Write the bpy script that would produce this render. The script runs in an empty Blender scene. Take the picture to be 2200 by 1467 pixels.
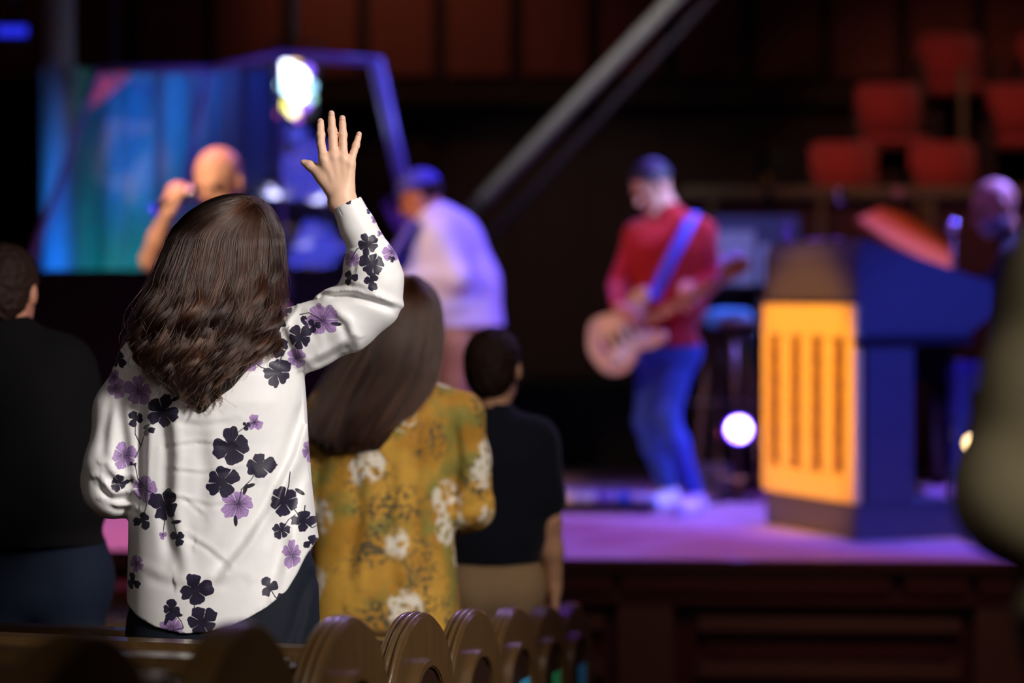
import bpy, bmesh, math, random
import numpy as np
from mathutils import Vector, Matrix
random.seed(7); RNG = np.random.default_rng(7)
SC = bpy.context.scene; COL = SC.collection
PI = math.pi
# ------------------------------------------------------------------ camera, world, exposure, lights
CAMZ = 1.45; LENS = 90.0; F = LENS/36*2200; PITCH = math.atan(100.5/F)
cam = bpy.data.cameras.new('camera'); camo = bpy.data.objects.new('camera', cam); COL.objects.link(camo)
camo.location = (0, 0, CAMZ); camo.rotation_euler = (PI/2-PITCH, 0, 0)
cam.lens = LENS; cam.sensor_width = 36; cam.clip_end = 200; cam.clip_start = 0.05
cam.dof.use_dof = True; cam.dof.focus_distance = 5.43; cam.dof.aperture_fstop = 1.65
SC.camera = camo
SC.view_settings.view_transform = 'Standard'; SC.view_settings.look = 'None'
SC.view_settings.exposure = 0; SC.view_settings.gamma = 1; SC.view_settings.use_curve_mapping = False
w = bpy.data.worlds.new('world'); SC.world = w; w.use_nodes = True
w.node_tree.nodes['Background'].inputs[0].default_value = (0.35, 0.28, 0.30, 1)
w.node_tree.nodes['Background'].inputs[1].default_value = 0.012

def P(px, py, d):
    """world point seen at pixel (px,py) of the photograph at depth d"""
    u = (px-1100)/F; v = (733.5-py)/F
    cp, sp = math.cos(PITCH), math.sin(PITCH)
    t = d/(cp+sp*v)
    return Vector((t*u, d, CAMZ+t*(-sp+cp*v)))
def floor_z(y): return -0.115*(y-5.5)
STZ = 0.36      # stage top

def lin(c):
    if isinstance(c, str):
        c = [int(c[i:i+2], 16)/255 for i in (0, 2, 4)]
    return tuple(x/12.92 if x <= .04045 else ((x+.055)/1.055)**2.4 for x in c)

def light(kind, name, loc, target, energy, color, size=.2, spot=40, blend=.6):
    L = bpy.data.lights.new(name, kind); L.energy = energy; L.color = color
    if kind == 'SPOT': L.spot_size = math.radians(spot); L.spot_blend = blend; L.shadow_soft_size = size
    elif kind == 'AREA': L.size = size
    else: L.shadow_soft_size = size
    o = bpy.data.objects.new(name, L); COL.objects.link(o); o.location = loc
    if target is not None:
        o.rotation_euler = (Vector(target)-Vector(loc)).to_track_quat('-Z', 'Y').to_euler()
    return o
# house lights (warm white, over the congregation, behind and to the right of the camera)
light('SPOT', 'house_light', (3.4, 1.2, 3.9), (-.35, 5.6, 1.15), 1650, (1, .94, .90), .45, 26, .9)
light('AREA', 'house_fill_light', (-1.2, 1.0, 4.4), (-.4, 6, .8), 24, (1, .86, .80), 2.0)
light('SPOT', 'aisle_light', (1.6, 3.6, 4.4), (-.1, 7.2, .9), 300, (1, .86, .75), .3, 34, .9)
light('SPOT', 'house_light_near', (2.0, .2, 3.4), (.75, 3.0, 1.0), 420, (1, .93, .8), .3, 30, .9)
# stage lights
p_head = (.86, 13, 1.98)
light('SPOT', 'purple_wash', (1.6, 12.2, 5.6), (1.2, 11.6, .36), 760, (.30, .06, 1), .3, 75, .7)
light('SPOT', 'pink_wash', (-2.0, 11.4, 4.6), (-2.2, 11.5, .36), 640, (1, .28, .42), .3, 60, .8)
light('SPOT', 'rose_wash', (.6, 10.4, 4.8), (.6, 10.9, .36), 70, (1, .25, .30), .3, 60, .9)
light('SPOT', 'blue_back_light', (3.2, 16.2, 5.4), (.6, 12.8, 1.2), 1000, (.12, .12, 1), .25, 40, .7)
light('SPOT', 'blue_back_light', (1.2, 16.5, 5.6), (-.5, 12.6, 1.4), 900, (.16, .16, 1), .25, 34, .7)
light('SPOT', 'lilac_side_light', (3.0, 9.6, 4.6), (-.5, 12.7, 1.5), 800, (.20, .22, 1), .2, 15, .7)
light('SPOT', 'amber_front_light', (-4.6, 9.7, 5.1), (1.35, 11.8, .98), 4200, (1, .50, .05), .1, 10, .35)
light('SPOT', 'amber_singer_light', (-3.6, 6.6, 4.2), (-1.3, 10.9, 1.95), 1500, (1, .62, .40), .2, 14, .7)
light('SPOT', 'warm_side_light', (-4.2, 10.6, 4.2), (.72, 13, 1.35), 700, (1, .52, .20), .15, 13, .7)
light('SPOT', 'ice_side_light', (4.4, 11.2, 4.4), (.85, 13, 1.1), 1300, (.16, .20, 1), .15, 17, .6)
light('SPOT', 'ice_head_light', (4.2, 11.0, 4.0), p_head, 2400, (.36, .42, 1), .12, 8, .5)
light('SPOT', 'violet_rim_light', (2.6, 11.8, 4.8), (.2, 6.2, .8), 420, (.5, .36, 1), .12, 24, .7)
light('SPOT', 'lilac_stand_light', (-.6, 12.0, 4.6), (1.5, 15.4, 1.7), 420, (.28, .32, 1), .15, 12, .6)
light('SPOT', 'added_front_fill', (2.1, 8.5, 2.0), (2.1, 10.3, -.4), 45, (1, .62, .48), .4, 66, .8)  # both fills added to lift the dark stage front
light('SPOT', 'added_front_fill', (.7, 8.7, 2.0), (.7, 10.4, -.4), 40, (1, .62, .48), .4, 66, .8)
light('SPOT', 'blue_lectern_light', (3.2, 7.4, 4.2), (2.0, 11.4, .9), 2600, (.04, .07, 1), .2, 22, .6)
light('SPOT', 'blue_right_light', (4.6, 14.6, 4.6), (2.65, 13.7, 1.6), 2600, (.24, .18, 1), .2, 34, .7)
light('SPOT', 'blue_booth_light', (-.2, 11.8, 5.0), (-1.6, 14.4, 1.6), 120, (.12, .12, 1), .2, 38, .7)
light('SPOT', 'curtain_blue_uplight', (-2.78, 14.2, .5), (-2.69, 15.2, 2.1), 420, (.01, .25, 1), .08, 44, .8)
light('SPOT', 'curtain_teal_uplight', (-2.32, 15.3, .7), (-2.36, 15.85, 1.7), 80, (.0, .8, .65), .08, 44, .8)
light('SPOT', 'curtain_blue_light', (-1.9, 14.9, 3.9), (-1.7, 15.8, 2.0), 40, (.02, .07, 1), .1, 60, .8)
light('SPOT', 'choir_light', (1.2, 11.5, 5.6), (3.0, 17.0, 2.4), 420, (1, .50, .38), .3, 34, .7)
light('SPOT', 'wall_light', (-1.5, 17.2, 5.6), (-.8, 19, 3.6), 115, (1, .62, .42), .3, 62, .9)
light('SPOT', 'piano_amber_light', (1.6, 14.2, 4.4), (2.05, 14.7, 1.6), 200, (1, .32, .03), .1, 26, .7)
light('SPOT', 'step_amber_light', (-3.4, 9.2, 3.2), (-1.85, 10.3, .0), 260, (1, .25, .05), .1, 18, .7)
light('SPOT', 'beam_light', (-.5, 12.3, 6.0), (.3, 16.2, 2.9), 520, (.95, .92, .88), .2, 30, .8)

# ------------------------------------------------------------------ materials
MATS = {}
def mat(name, color, rough=.6, var=.15, scale=12, bump=.0, bscale=60, metal=0, sheen=0, emit=None, estr=0, stretch=None, coat=0, spec=.5):
    if name in MATS: return MATS[name]
    m = bpy.data.materials.new(name); m.use_nodes = True; N = m.node_tree.nodes; L = m.node_tree.links
    b = N['Principled BSDF']; c = lin(color)
    b.inputs['Roughness'].default_value = rough; b.inputs['Metallic'].default_value = metal
    b.inputs['Specular IOR Level'].default_value = spec
    if sheen: b.inputs['Sheen Weight'].default_value = sheen
    if coat: b.inputs['Coat Weight'].default_value = coat; b.inputs['Coat Roughness'].default_value = .15
    tc = N.new('ShaderNodeTexCoord'); mp = N.new('ShaderNodeMapping'); L.new(tc.outputs['Object'], mp.inputs[0])
    if stretch: mp.inputs['Scale'].default_value = stretch
    nz = N.new('ShaderNodeTexNoise'); nz.inputs['Scale'].default_value = scale; nz.inputs['Detail'].default_value = 4
    L.new(mp.outputs[0], nz.inputs['Vector'])
    mx = N.new('ShaderNodeMix'); mx.data_type = 'RGBA'
    mx.inputs['A'].default_value = (*[x*(1-var) for x in c], 1)
    mx.inputs['B'].default_value = (*[min(1, x*(1+var)) for x in c], 1)
    L.new(nz.outputs[0], mx.inputs['Factor']); L.new(mx.outputs['Result'], b.inputs['Base Color'])
    if bump:
        n2 = N.new('ShaderNodeTexNoise'); n2.inputs['Scale'].default_value = bscale; n2.inputs['Detail'].default_value = 3
        L.new(mp.outputs[0], n2.inputs['Vector'])
        bp = N.new('ShaderNodeBump'); bp.inputs['Strength'].default_value = bump; bp.inputs['Distance'].default_value = .004
        L.new(n2.outputs[0], bp.inputs['Height']); L.new(bp.outputs[0], b.inputs['Normal'])
    if emit:
        b.inputs['Emission Color'].default_value = (*lin(emit), 1); b.inputs['Emission Strength'].default_value = estr
    MATS[name] = m; return m
def wood(name, color, rough=.35, var=.35, coat=.3, spec=.5): return mat(name, color, rough, var, 9, .15, 40, stretch=(6, 6, 1), coat=coat, spec=spec)
M_wall = wood('dark_wall_wood', '2a130c', .6, .3, 0, .15)
M_panel = wood('wall_panel_wood', '6b3020', .55, .25, 0, .2)
M_black = mat('black_paint', '0b090b', .6, spec=.2)
M_ceil = mat('ceiling_paint', '100c0d', .9, spec=.1)
M_carpet = mat('aisle_carpet', '2a1214', .95, .2, 40, .3, 200, spec=.1)
M_stagefl = mat('stage_carpet', 'b99c98', .75, .08, 30, .2, 120, spec=.3)
M_stagew = wood('stage_mahogany', '3c120d', .4, .3, .2)
M_stagep = wood('stage_pilaster_wood', '4a2a20', .5, .25, .1)
M_pew = wood('pew_oak', '563f24', .32, .3, .45)
M_pewd = wood('pew_dark_oak', '2e1c14', .4, .3, .3)
M_skin = mat('skin', 'd9a583', .5, .06, 30, .15, 150)
M_skin_hero = mat('skin_warm', 'f2c4a6', .48, .05, 45, .08, 260)
M_skin_ruddy = mat('skin_ruddy', 'c98a70', .5, .08, 30)
M_navy = mat('navy_cloth', '121624', .85, .12, 30, .2, 250, sheen=.1, spec=.2)
M_blackcloth = mat('black_knit', '0b0a0c', .9, .15, 30, .3, 300, spec=.15)
M_jeans = mat('blue_denim', '131c2e', .85, .25, 60, .3, 300, spec=.2)
M_jeansl = mat('mid_blue_denim', '3a55a0', .85, .2, 60, .3, 300, spec=.2)
M_trousers = mat('dark_navy_trousers', '161b26', .8, .1, 30, .1, 200, spec=.25)
M_khaki = mat('khaki_cotton', 'a88a68', .85, .08, 40, .2, 200, spec=.2)
M_red = mat('red_sweater', 'a8201c', .85, .12, 40, .3, 150, sheen=.2, spec=.2)
M_blueshirt = mat('pale_blue_shirt', 'c8cdf0', .75, .05, 20, .2, 100, spec=.3)
M_olive = mat('olive_grey_knit', '7d735a', .95, .12, 60, .5, 220, spec=.15)
M_white = mat('white_canvas', 'e8e8f0', .6, .05)
M_metal = mat('grey_metal', '8f8f92', .35, .1, metal=.8)
M_chrome = mat('chrome', 'd0d0d8', .15, .02, metal=1)
M_brass = mat('brass', 'a08040', .3, .1, metal=.9)
M_blackgl = mat('gloss_black', '0a0a0c', .15, .1, coat=.5)
M_blackmetal = mat('black_metal', '121214', .4, .1, metal=.3)
M_grey = mat('grey_collar_cloth', '8890a4', .8, .1)

def hairmat(name, color):
    m = bpy.data.materials.new(name); m.use_nodes = True; N = m.node_tree.nodes; L = m.node_tree.links
    N.clear(); o = N.new('ShaderNodeOutputMaterial'); h = N.new('ShaderNodeBsdfHairPrincipled')
    h.parametrization = 'COLOR'; h.inputs['Roughness'].default_value = .26; h.inputs['Radial Roughness'].default_value = .45
    hi = N.new('ShaderNodeAttribute'); hi.attribute_name = 'lock_tone'; mx = N.new('ShaderNodeMix'); mx.data_type = 'RGBA'
    c = lin(color); mx.inputs['A'].default_value = (*[x*.3 for x in c], 1); mx.inputs['B'].default_value = (c[0]*3.3, c[1]*2.9, c[2]*2.5, 1)
    L.new(hi.outputs['Fac'], mx.inputs['Factor']); L.new(mx.outputs['Result'], h.inputs['Color'])
    L.new(h.outputs[0], o.inputs[0]); return m
MH_dark = hairmat('dark_brown_hair_strands', '2e1c14')
MH_brown = hairmat('chestnut_hair_strands', '2c180f')
MB_dark = mat('dark_brown_hair', '1c110c', .6, .4, 90, .8, 160, stretch=(1, 1, .1), spec=.3)
MB_brown = mat('brown_hair', '24140d', .55, .4, 60, .8, 120, stretch=(1, 1, .15), spec=.3)
MB_short = mat('short_brown_hair', '2a160f', .65, .5, 120, 1, 180, spec=.3)
MB_grey = mat('grey_hair', '8a8488', .7, .3, 120, .6, 180)

# ------------------------------------------------------------------ object helpers
def link(o, parent=None):
    COL.objects.link(o)
    if parent is not None: o.parent = parent
    return o
def tag(o, label=None, cat=None, group=None, kind=None):
    if label: o['label'] = label
    if cat: o['category'] = cat
    if group: o['group'] = group
    if kind: o['kind'] = kind
    return o
def empty(name, loc=(0, 0, 0), rz=0, label=None, cat=None, group=None):
    o = bpy.data.objects.new(name, None); o.location = loc; o.rotation_euler = (0, 0, rz); o.empty_display_size = .1
    link(o); return tag(o, label, cat, group)
def mesh_np(name, V, Q, m, parent=None, smooth=True):
    me = bpy.data.meshes.new(name); V = np.asarray(V, np.float32); Q = np.asarray(Q, np.int32)
    me.vertices.add(len(V)); me.vertices.foreach_set('co', V.ravel())
    k = Q.shape[1]; me.loops.add(Q.size); me.loops.foreach_set('vertex_index', Q.ravel())
    me.polygons.add(len(Q)); me.polygons.foreach_set('loop_start', np.arange(0, Q.size, k, dtype=np.int32))
    me.polygons.foreach_set('loop_total', np.full(len(Q), k, np.int32))
    me.update(calc_edges=True); me.materials.append(m)
    me.polygons.foreach_set('use_smooth', np.full(len(Q), smooth)); me.update()
    return link(bpy.data.objects.new(name, me), parent)
def bm_obj(name, bm, m, parent=None, smooth=False, bevel=0):
    if bevel:
        es = [e for e in bm.edges if len(e.link_faces) == 2 and e.calc_face_angle(0) > .6]
        bmesh.ops.bevel(bm, geom=es, offset=bevel, segments=2, affect='EDGES', clamp_overlap=True)
    me = bpy.data.meshes.new(name); bm.normal_update(); bm.to_mesh(me); bm.free(); me.materials.append(m)
    for p in me.polygons: p.use_smooth = smooth
    return link(bpy.data.objects.new(name, me), parent)
def box(name, lo, hi, m, parent=None, bevel=.004, rz=0):
    bm = bmesh.new(); lo, hi = Vector(lo), Vector(hi)
    bmesh.ops.create_cube(bm, size=1, matrix=Matrix.Translation((lo+hi)/2) @ Matrix.Rotation(rz, 4, 'Z') @ Matrix.Diagonal((*(hi-lo), 1)))
    return bm_obj(name, bm, m, parent, bevel=bevel)
def prism(name, pts, n, m, parent=None, bevel=.003, smooth=False):
    """extrude the closed 3-D outline pts by vector n"""
    bm = bmesh.new(); n = Vector(n)
    a = [bm.verts.new(p) for p in pts]; b = [bm.verts.new(Vector(p)+n) for p in pts]
    bm.faces.new(a); bm.faces.new(b[::-1])
    for i in range(len(a)):
        j = (i+1) % len(a); bm.faces.new((a[j], a[i], b[i], b[j]))
    bmesh.ops.recalc_face_normals(bm, faces=bm.faces)
    return bm_obj(name, bm, m, parent, bevel=bevel, smooth=smooth)
def tube_bm(bm, pts, r, seg=10):
    pts = [Vector(p) for p in pts]; rs = r if isinstance(r, (list, tuple)) else [r]*len(pts)
    rings = []
    for i, p in enumerate(pts):
        t = (pts[min(i+1, len(pts)-1)]-pts[max(i-1, 0)]).normalized()
        ref = Vector((0, 0, 1)) if abs(t.z) < .9 else Vector((1, 0, 0))
        u = t.cross(ref).normalized(); v = t.cross(u)
        rings.append([bm.verts.new(p+(u*math.cos(2*PI*k/seg)+v*math.sin(2*PI*k/seg))*rs[i]) for k in range(seg)])
    for a, b in zip(rings, rings[1:]):
        for k in range(seg): bm.faces.new((a[k], a[(k+1) % seg], b[(k+1) % seg], b[k]))
    bm.faces.new(rings[0]); bm.faces.new(rings[-1][::-1])
def tube(name, pts, r, m, parent=None, seg=10):
    bm = bmesh.new(); tube_bm(bm, pts, r, seg); bmesh.ops.recalc_face_normals(bm, faces=bm.faces)
    return bm_obj(name, bm, m, parent, smooth=True)
def lathe(name, prof, loc, axis, m, parent=None, seg=28, smooth=True):
    """prof: (radius, height along axis)"""
    q = Vector(axis).normalized().to_track_quat('Z', 'Y').to_matrix(); loc = Vector(loc)
    bm = bmesh.new(); rings = []
    for r, h in prof:
        rings.append([bm.verts.new(loc+q @ Vector((r*math.cos(2*PI*k/seg), r*math.sin(2*PI*k/seg), h))) for k in range(seg)])
    for a, b in zip(rings, rings[1:]):
        for k in range(seg): bm.faces.new((a[k], a[(k+1) % seg], b[(k+1) % seg], b[k]))
    bm.faces.new(rings[0][::-1]); bm.faces.new(rings[-1])
    bmesh.ops.recalc_face_normals(bm, faces=bm.faces)
    return bm_obj(name, bm, m, parent, smooth=smooth)

# ------------------------------------------------------------------ implicit surfaces (smooth unions of tapered limbs, meshed by surface nets)
def A(v): return np.array(v, np.float32)
def cap(a, b, ra, rb=None, k=.02):
    a, b = A(a), A(b); rb = ra if rb is None else rb; R = max(ra, rb); ab = b-a; L2 = max(float(ab @ ab), 1e-9)
    def f(x, y, z):
        t = np.clip(((x-a[0])*ab[0]+(y-a[1])*ab[1]+(z-a[2])*ab[2])/L2, 0, 1)
        return np.sqrt((x-a[0]-t*ab[0])**2+(y-a[1]-t*ab[1])**2+(z-a[2]-t*ab[2])**2)-(ra+(rb-ra)*t)
    return (f, np.minimum(a, b)-R, np.maximum(a, b)+R, k, '+')
def ell(c, r, k=.02, R=None, op='+'):
    """ellipsoid; R = 3x3 with rows = local axes in world"""
    c, r = A(c), A(r); R = np.eye(3, dtype=np.float32) if R is None else np.array(R, np.float32)
    ext = np.abs(R.T) @ r
    def f(x, y, z):
        dx, dy, dz = x-c[0], y-c[1], z-c[2]
        q = [R[i, 0]*dx+R[i, 1]*dy+R[i, 2]*dz for i in range(3)]
        k0 = np.sqrt(sum((q[i]/r[i])**2 for i in range(3))); k1 = np.sqrt(sum((q[i]/r[i]**2)**2 for i in range(3)))+1e-6
        return k0*(k0-1)/k1
    return (f, c-ext, c+ext, k, op)
def stack(rows, k=.03, p=2.2, zcap=True):
    """rows (z, xl, xr, cy, b) : elliptical horizontal sections"""
    rows = sorted(rows); zs = [r[0] for r in rows]; g = lambda i: [r[i] for r in rows]
    xl, xr, cy, b = g(1), g(2), g(3), g(4)
    def f(x, y, z):
        l, r_, c, bb = (np.interp(z, zs, q).astype(np.float32) for q in (xl, xr, cy, b))
        a = (r_-l)/2; q = (np.abs((x-(l+r_)/2)/a)**p+np.abs((y-c)/bb)**p)**(1/p)
        d = (q-1)*np.minimum(a, bb)
        return np.maximum(d, np.maximum(zs[0]-z, z-zs[-1]))
    m = max(b)
    return (f, A((min(xl), min(cy)-m, zs[0])), A((max(xr), max(cy)+m, zs[-1])), k, '+')
def crease(poly, wd, amp, y0, y1):
    """a fold: valley with a ridge beside it along a polyline in the xz plane"""
    P_ = np.array([(p[0], p[2]) for p in poly], np.float32); m = 3.5*wd
    def f(x, y, z):
        best = None; sg = None
        for a, b in zip(P_, P_[1:]):
            ab = b-a; L2 = float(ab @ ab); t = np.clip(((x-a[0])*ab[0]+(z-a[1])*ab[1])/L2, 0, 1)
            dx, dz = x-a[0]-t*ab[0], z-a[1]-t*ab[1]; d = np.sqrt(dx*dx+dz*dz); s = np.sign(ab[0]*dz-ab[1]*dx)
            if best is None: best, sg = d, s*d
            else: sg = np.where(d < best, s*d, sg); best = np.minimum(best, d)
        e = np.exp(-(sg/wd)**2)-.75*np.exp(-((sg-1.7*wd)/wd)**2); e = e*np.exp(-np.maximum(0, best-np.abs(sg))/wd)
        # fade at the ends
        d0 = np.sqrt((x-P_[0][0])**2+(z-P_[0][1])**2); d1 = np.sqrt((x-P_[-1][0])**2+(z-P_[-1][1])**2)
        e = e*np.clip(d0/(3*wd), 0, 1)*np.clip(d1/(3*wd), 0, 1)
        return amp*e
    lo = A((P_[:, 0].min(), y0, P_[:, 1].min()))-m; hi = A((P_[:, 0].max(), y1, P_[:, 1].max()))+m
    lo[1], hi[1] = y0, y1
    return (f, lo, hi, 0, 'd')
def nets(prims, h, cuts=(), smooth=1):
    add = [p for p in prims if p[4] == '+']
    lo = np.min([p[1] for p in add], 0)-4*h-.01; hi = np.max([p[2] for p in add], 0)+4*h+.01
    n = np.ceil((hi-lo)/h).astype(int)+1
    G = np.full(n, .2, np.float32); ax = [lo[i]+h*np.arange(n[i], dtype=np.float32) for i in range(3)]
    for f, l, u, k, op in prims:
        m = k+4*h if op != 'd' else 0
        s = tuple(slice(max(0, int((l[i]-m-lo[i])/h)), max(0, min(n[i], int((u[i]+m-lo[i])/h)+2))) for i in range(3))
        if any(q.stop <= q.start for q in s): continue
        x, y, z = ax[0][s[0]][:, None, None], ax[1][s[1]][None, :, None], ax[2][s[2]][None, None, :]
        d = f(x, y, z).astype(np.float32); g = G[s]
        if op == '+':
            if k > 0:
                t = np.clip(.5+.5*(g-d)/k, 0, 1); G[s] = g+(d-g)*t-k*t*(1-t)
            else: G[s] = np.minimum(g, d)
        elif op == '-':
            t = np.clip(.5-.5*(g+d)/k, 0, 1); G[s] = g+(-d-g)*t+k*t*(1-t)
        else: G[s] = g+d
    for c in cuts:   # keep where c(x,y,z) < 0
        G = np.maximum(G, c(ax[0][:, None, None], ax[1][None, :, None], ax[2][None, None, :]).astype(np.float32))
    S = G < 0; S[0] = S[-1] = False; S[:, 0] = S[:, -1] = False; S[:, :, 0] = S[:, :, -1] = False
    G = np.where(S, G, np.maximum(G, 1e-5))
    c8 = [(i, j, k) for i in (0, 1) for j in (0, 1) for k in (0, 1)]
    sub = lambda X, o: X[o[0]:X.shape[0]-1+o[0], o[1]:X.shape[1]-1+o[1], o[2]:X.shape[2]-1+o[2]]
    cnt = np.zeros([q-1 for q in S.shape], np.int8)
    for o in c8: cnt += sub(S, o)
    act = (cnt > 0) & (cnt < 8); idx = np.argwhere(act)
    im = np.full(act.shape, -1, np.int32); im[act] = np.arange(len(idx))
    vals = {o: G[idx[:, 0]+o[0], idx[:, 1]+o[1], idx[:, 2]+o[2]] for o in c8}
    acc = np.zeros((len(idx), 3), np.float32); num = np.zeros(len(idx), np.float32)
    for o in c8:
        for a in range(3):
            if o[a]: continue
            o2 = tuple(o[i]+(i == a) for i in range(3)); va, vb = vals[o], vals[o2]
            x = (va < 0) != (vb < 0); t = np.where(x, va/np.where(x, va-vb, 1), 0)
            p = np.array(o, np.float32)[None].repeat(len(idx), 0); p[:, a] += t
            acc += p*x[:, None]; num += x
    V = lo+h*(idx+acc/num[:, None])
    Q = []
    for a in range(3):
        b, c = (a+1) % 3, (a+2) % 3
        s0 = [slice(None)]*3; s1 = [slice(None)]*3; s0[a] = slice(0, -1); s1[a] = slice(1, None)
        A0, B0 = S[tuple(s0)], S[tuple(s1)]
        e = np.argwhere(A0 != B0); e = e[(e[:, b] > 0) & (e[:, c] > 0)]
        e = e[(e[:, b] < im.shape[b]) & (e[:, c] < im.shape[c])]
        ins = S[e[:, 0], e[:, 1], e[:, 2]]
        def at(db, dc):
            q = e.copy(); q[:, b] -= db; q[:, c] -= dc; return im[q[:, 0], q[:, 1], q[:, 2]]
        q = np.stack([at(1, 1), at(0, 1), at(0, 0), at(1, 0)], 1)
        q[~ins] = q[~ins][:, ::-1]; Q.append(q)
    Q = np.concatenate(Q); Q = Q[(Q >= 0).all(1)]
    for _ in range(smooth):
        s = np.zeros_like(V); c = np.zeros(len(V), np.float32)
        for i in range(4):
            a_, b_ = Q[:, i], Q[:, (i+1) % 4]
            for d in range(3):
                s[:, d] += np.bincount(a_, V[b_, d], len(V))+np.bincount(b_, V[a_, d], len(V))
            c += np.bincount(a_, minlength=len(V))+np.bincount(b_, minlength=len(V))
        V = V*.5+.5*s/np.maximum(c, 1)[:, None]
    return V, Q
def blob(name, prims, h, m, parent=None, cuts=(), smooth=1):
    V, Q = nets(prims, h, cuts, smooth)
    o = mesh_np(name, V, Q, m, parent); return o
def plane_cut(pt, n):   # removes the side n points to
    pt, n = A(pt), A(n); n = n/np.linalg.norm(n)
    return lambda x, y, z: (x-pt[0])*n[0]+(y-pt[1])*n[1]+(z-pt[2])*n[2]

# ------------------------------------------------------------------ figures
def V3(v): return Vector(v)
def frame(fwd, up=(0, 0, 1)):
    f = V3(fwd).normalized(); r = f.cross(V3(up)).normalized(); u = r.cross(f)
    return r, f, u
def head_prims(c, fwd, up=(0, 0, 1), s=1):
    r, f, u = frame(fwd, up); R = [list(r), list(f), list(u)]; c = V3(c)
    L = lambda x, y, z: c+(r*x+f*y+u*z)*s
    pr = [ell(L(0, -.008, .03), (.076*s, .097*s, .088*s), .02, R),
          ell(L(0, .028, -.045), (.058*s, .066*s, .068*s), .03, R),
          cap(L(0, .075, -.092), L(0, .07, -.098), .02*s, .02*s, .025),
          cap(L(0, .094, .012), L(0, .112, -.028), .008*s, .014*s, .014),
          cap(L(-.03, .084, .022), L(.03, .084, .022), .012*s, None, .012),
          cap(L(-.02, .088, -.062), L(.02, .088, -.062), .007*s, None, .006)]
    for sx in (-1, 1):
        pr.append(ell(L(sx*.032, .094, .004), (.014*s, .012*s, .010*s), .012, R, '-'))
        pr.append(ell(L(sx*.08, -.005, -.005), (.009*s, .019*s, .032*s), .008, R))
    return pr
def hand_prims(w, d, n, side, curl=.5, s=1, spread=.12):
    """w wrist, d finger direction, n palm normal, side=+1/-1 chooses the thumb side"""
    d = V3(d).normalized(); n = (V3(n)-d*V3(n).dot(d)).normalized(); t = d.cross(n)*side; w = V3(w)
    pr = []
    for j, (off, ln) in enumerate(((.030, .070), (.010, .079), (-.010, .073), (-.029, .058))):
        b = w+(d*.085+t*off)*s
        pr.append(cap(w+t*off*.5*s, b, .015*s, .012*s, .012))
        dd = (d+t*off*spread*20*.5).normalized(); p = b
        for q, (fr, rr) in enumerate(((.46, .0098), (.30, .009), (.24, .008))):
            a = curl*(.7, 1.1, .8)[q]; ax = dd.cross(n)
            dd = (Matrix.Rotation(a, 3, ax) @ dd).normalized() if ax.length > 1e-5 else dd
            p2 = p+dd*ln*fr*s; pr.append(cap(p, p2, rr*s, (rr-.0008)*s, .003)); p = p2
    b = w+(d*.03+t*.028)*s; d1 = (d*.7+t*.8+n*.35*(1+curl)).normalized()
    b2 = b+d1*.036*s; b3 = b2+(d1+d*.4+n*curl*.6).normalized()*.032*s
    pr += [cap(w+d*.01*s, b, .014*s, .014*s, .012), cap(b, b2, .0125*s, .0105*s, .006), cap(b2, b3, .0105*s, .008*s, .003)]
    return pr
def arm_prims(sh, el, wr, g=1):
    return [cap(sh, el, .047*g, .036*g, .03), cap(el, (V3(el)*.55+V3(wr)*.45), .038*g, .036*g, .02), cap(V3(el)*.55+V3(wr)*.45, wr, .036*g, .024*g, .02)]
def torso_prims(J, g=1, e=0):
    shl, shr = V3(J['sh'][0]), V3(J['sh'][1]); hl, hr = V3(J['hip'][0]), V3(J['hip'][1]); nk = V3(J['neck'])
    pc = (hl+hr)/2; ml, mr = shl.lerp(nk, .38), shr.lerp(nk, .38)
    c = (shl+shr)/2
    return [cap(nk-(nk-c)*.3, shl, .055*g+e, .052*g+e, .04), cap(nk-(nk-c)*.3, shr, .055*g+e, .052*g+e, .04),
            cap(ml.lerp(hl, .2), ml.lerp(hl, .62), .105*g+e, .098*g+e, .06), cap(mr.lerp(hr, .2), mr.lerp(hr, .62), .105*g+e, .098*g+e, .06),
            cap(c.lerp(pc, .15), pc, .11*g+e, .11*g+e, .06), cap(hl, hr, .095*g+e, None, .05)]
def leg_prims(h, k, a, g=1, e=0):
    return [cap(h, k, .082*g+e, .056*g+e, .04), cap(k, V3(k).lerp(V3(a), .35), .056*g+e, .054*g+e, .03), cap(V3(k).lerp(V3(a), .35), a, .054*g+e, .036*g+e, .03)]
def eyes(parent, c, fwd, up, s=1):
    r, f, u = frame(fwd, up)
    for sx in (-1, 1):
        p = V3(c)+(r*sx*.032+f*.083+u*.004)*s
        lathe('eye', [(.0115*s*math.sin(a), -.0115*s*math.cos(a)) for a in np.linspace(.1, PI-.1, 8)], p, f, M_eye, parent, 12)
M_eye = mat('eye', '30201c', .2, .3)
M_lips = mat('lips', 'a05a50', .5)
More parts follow.
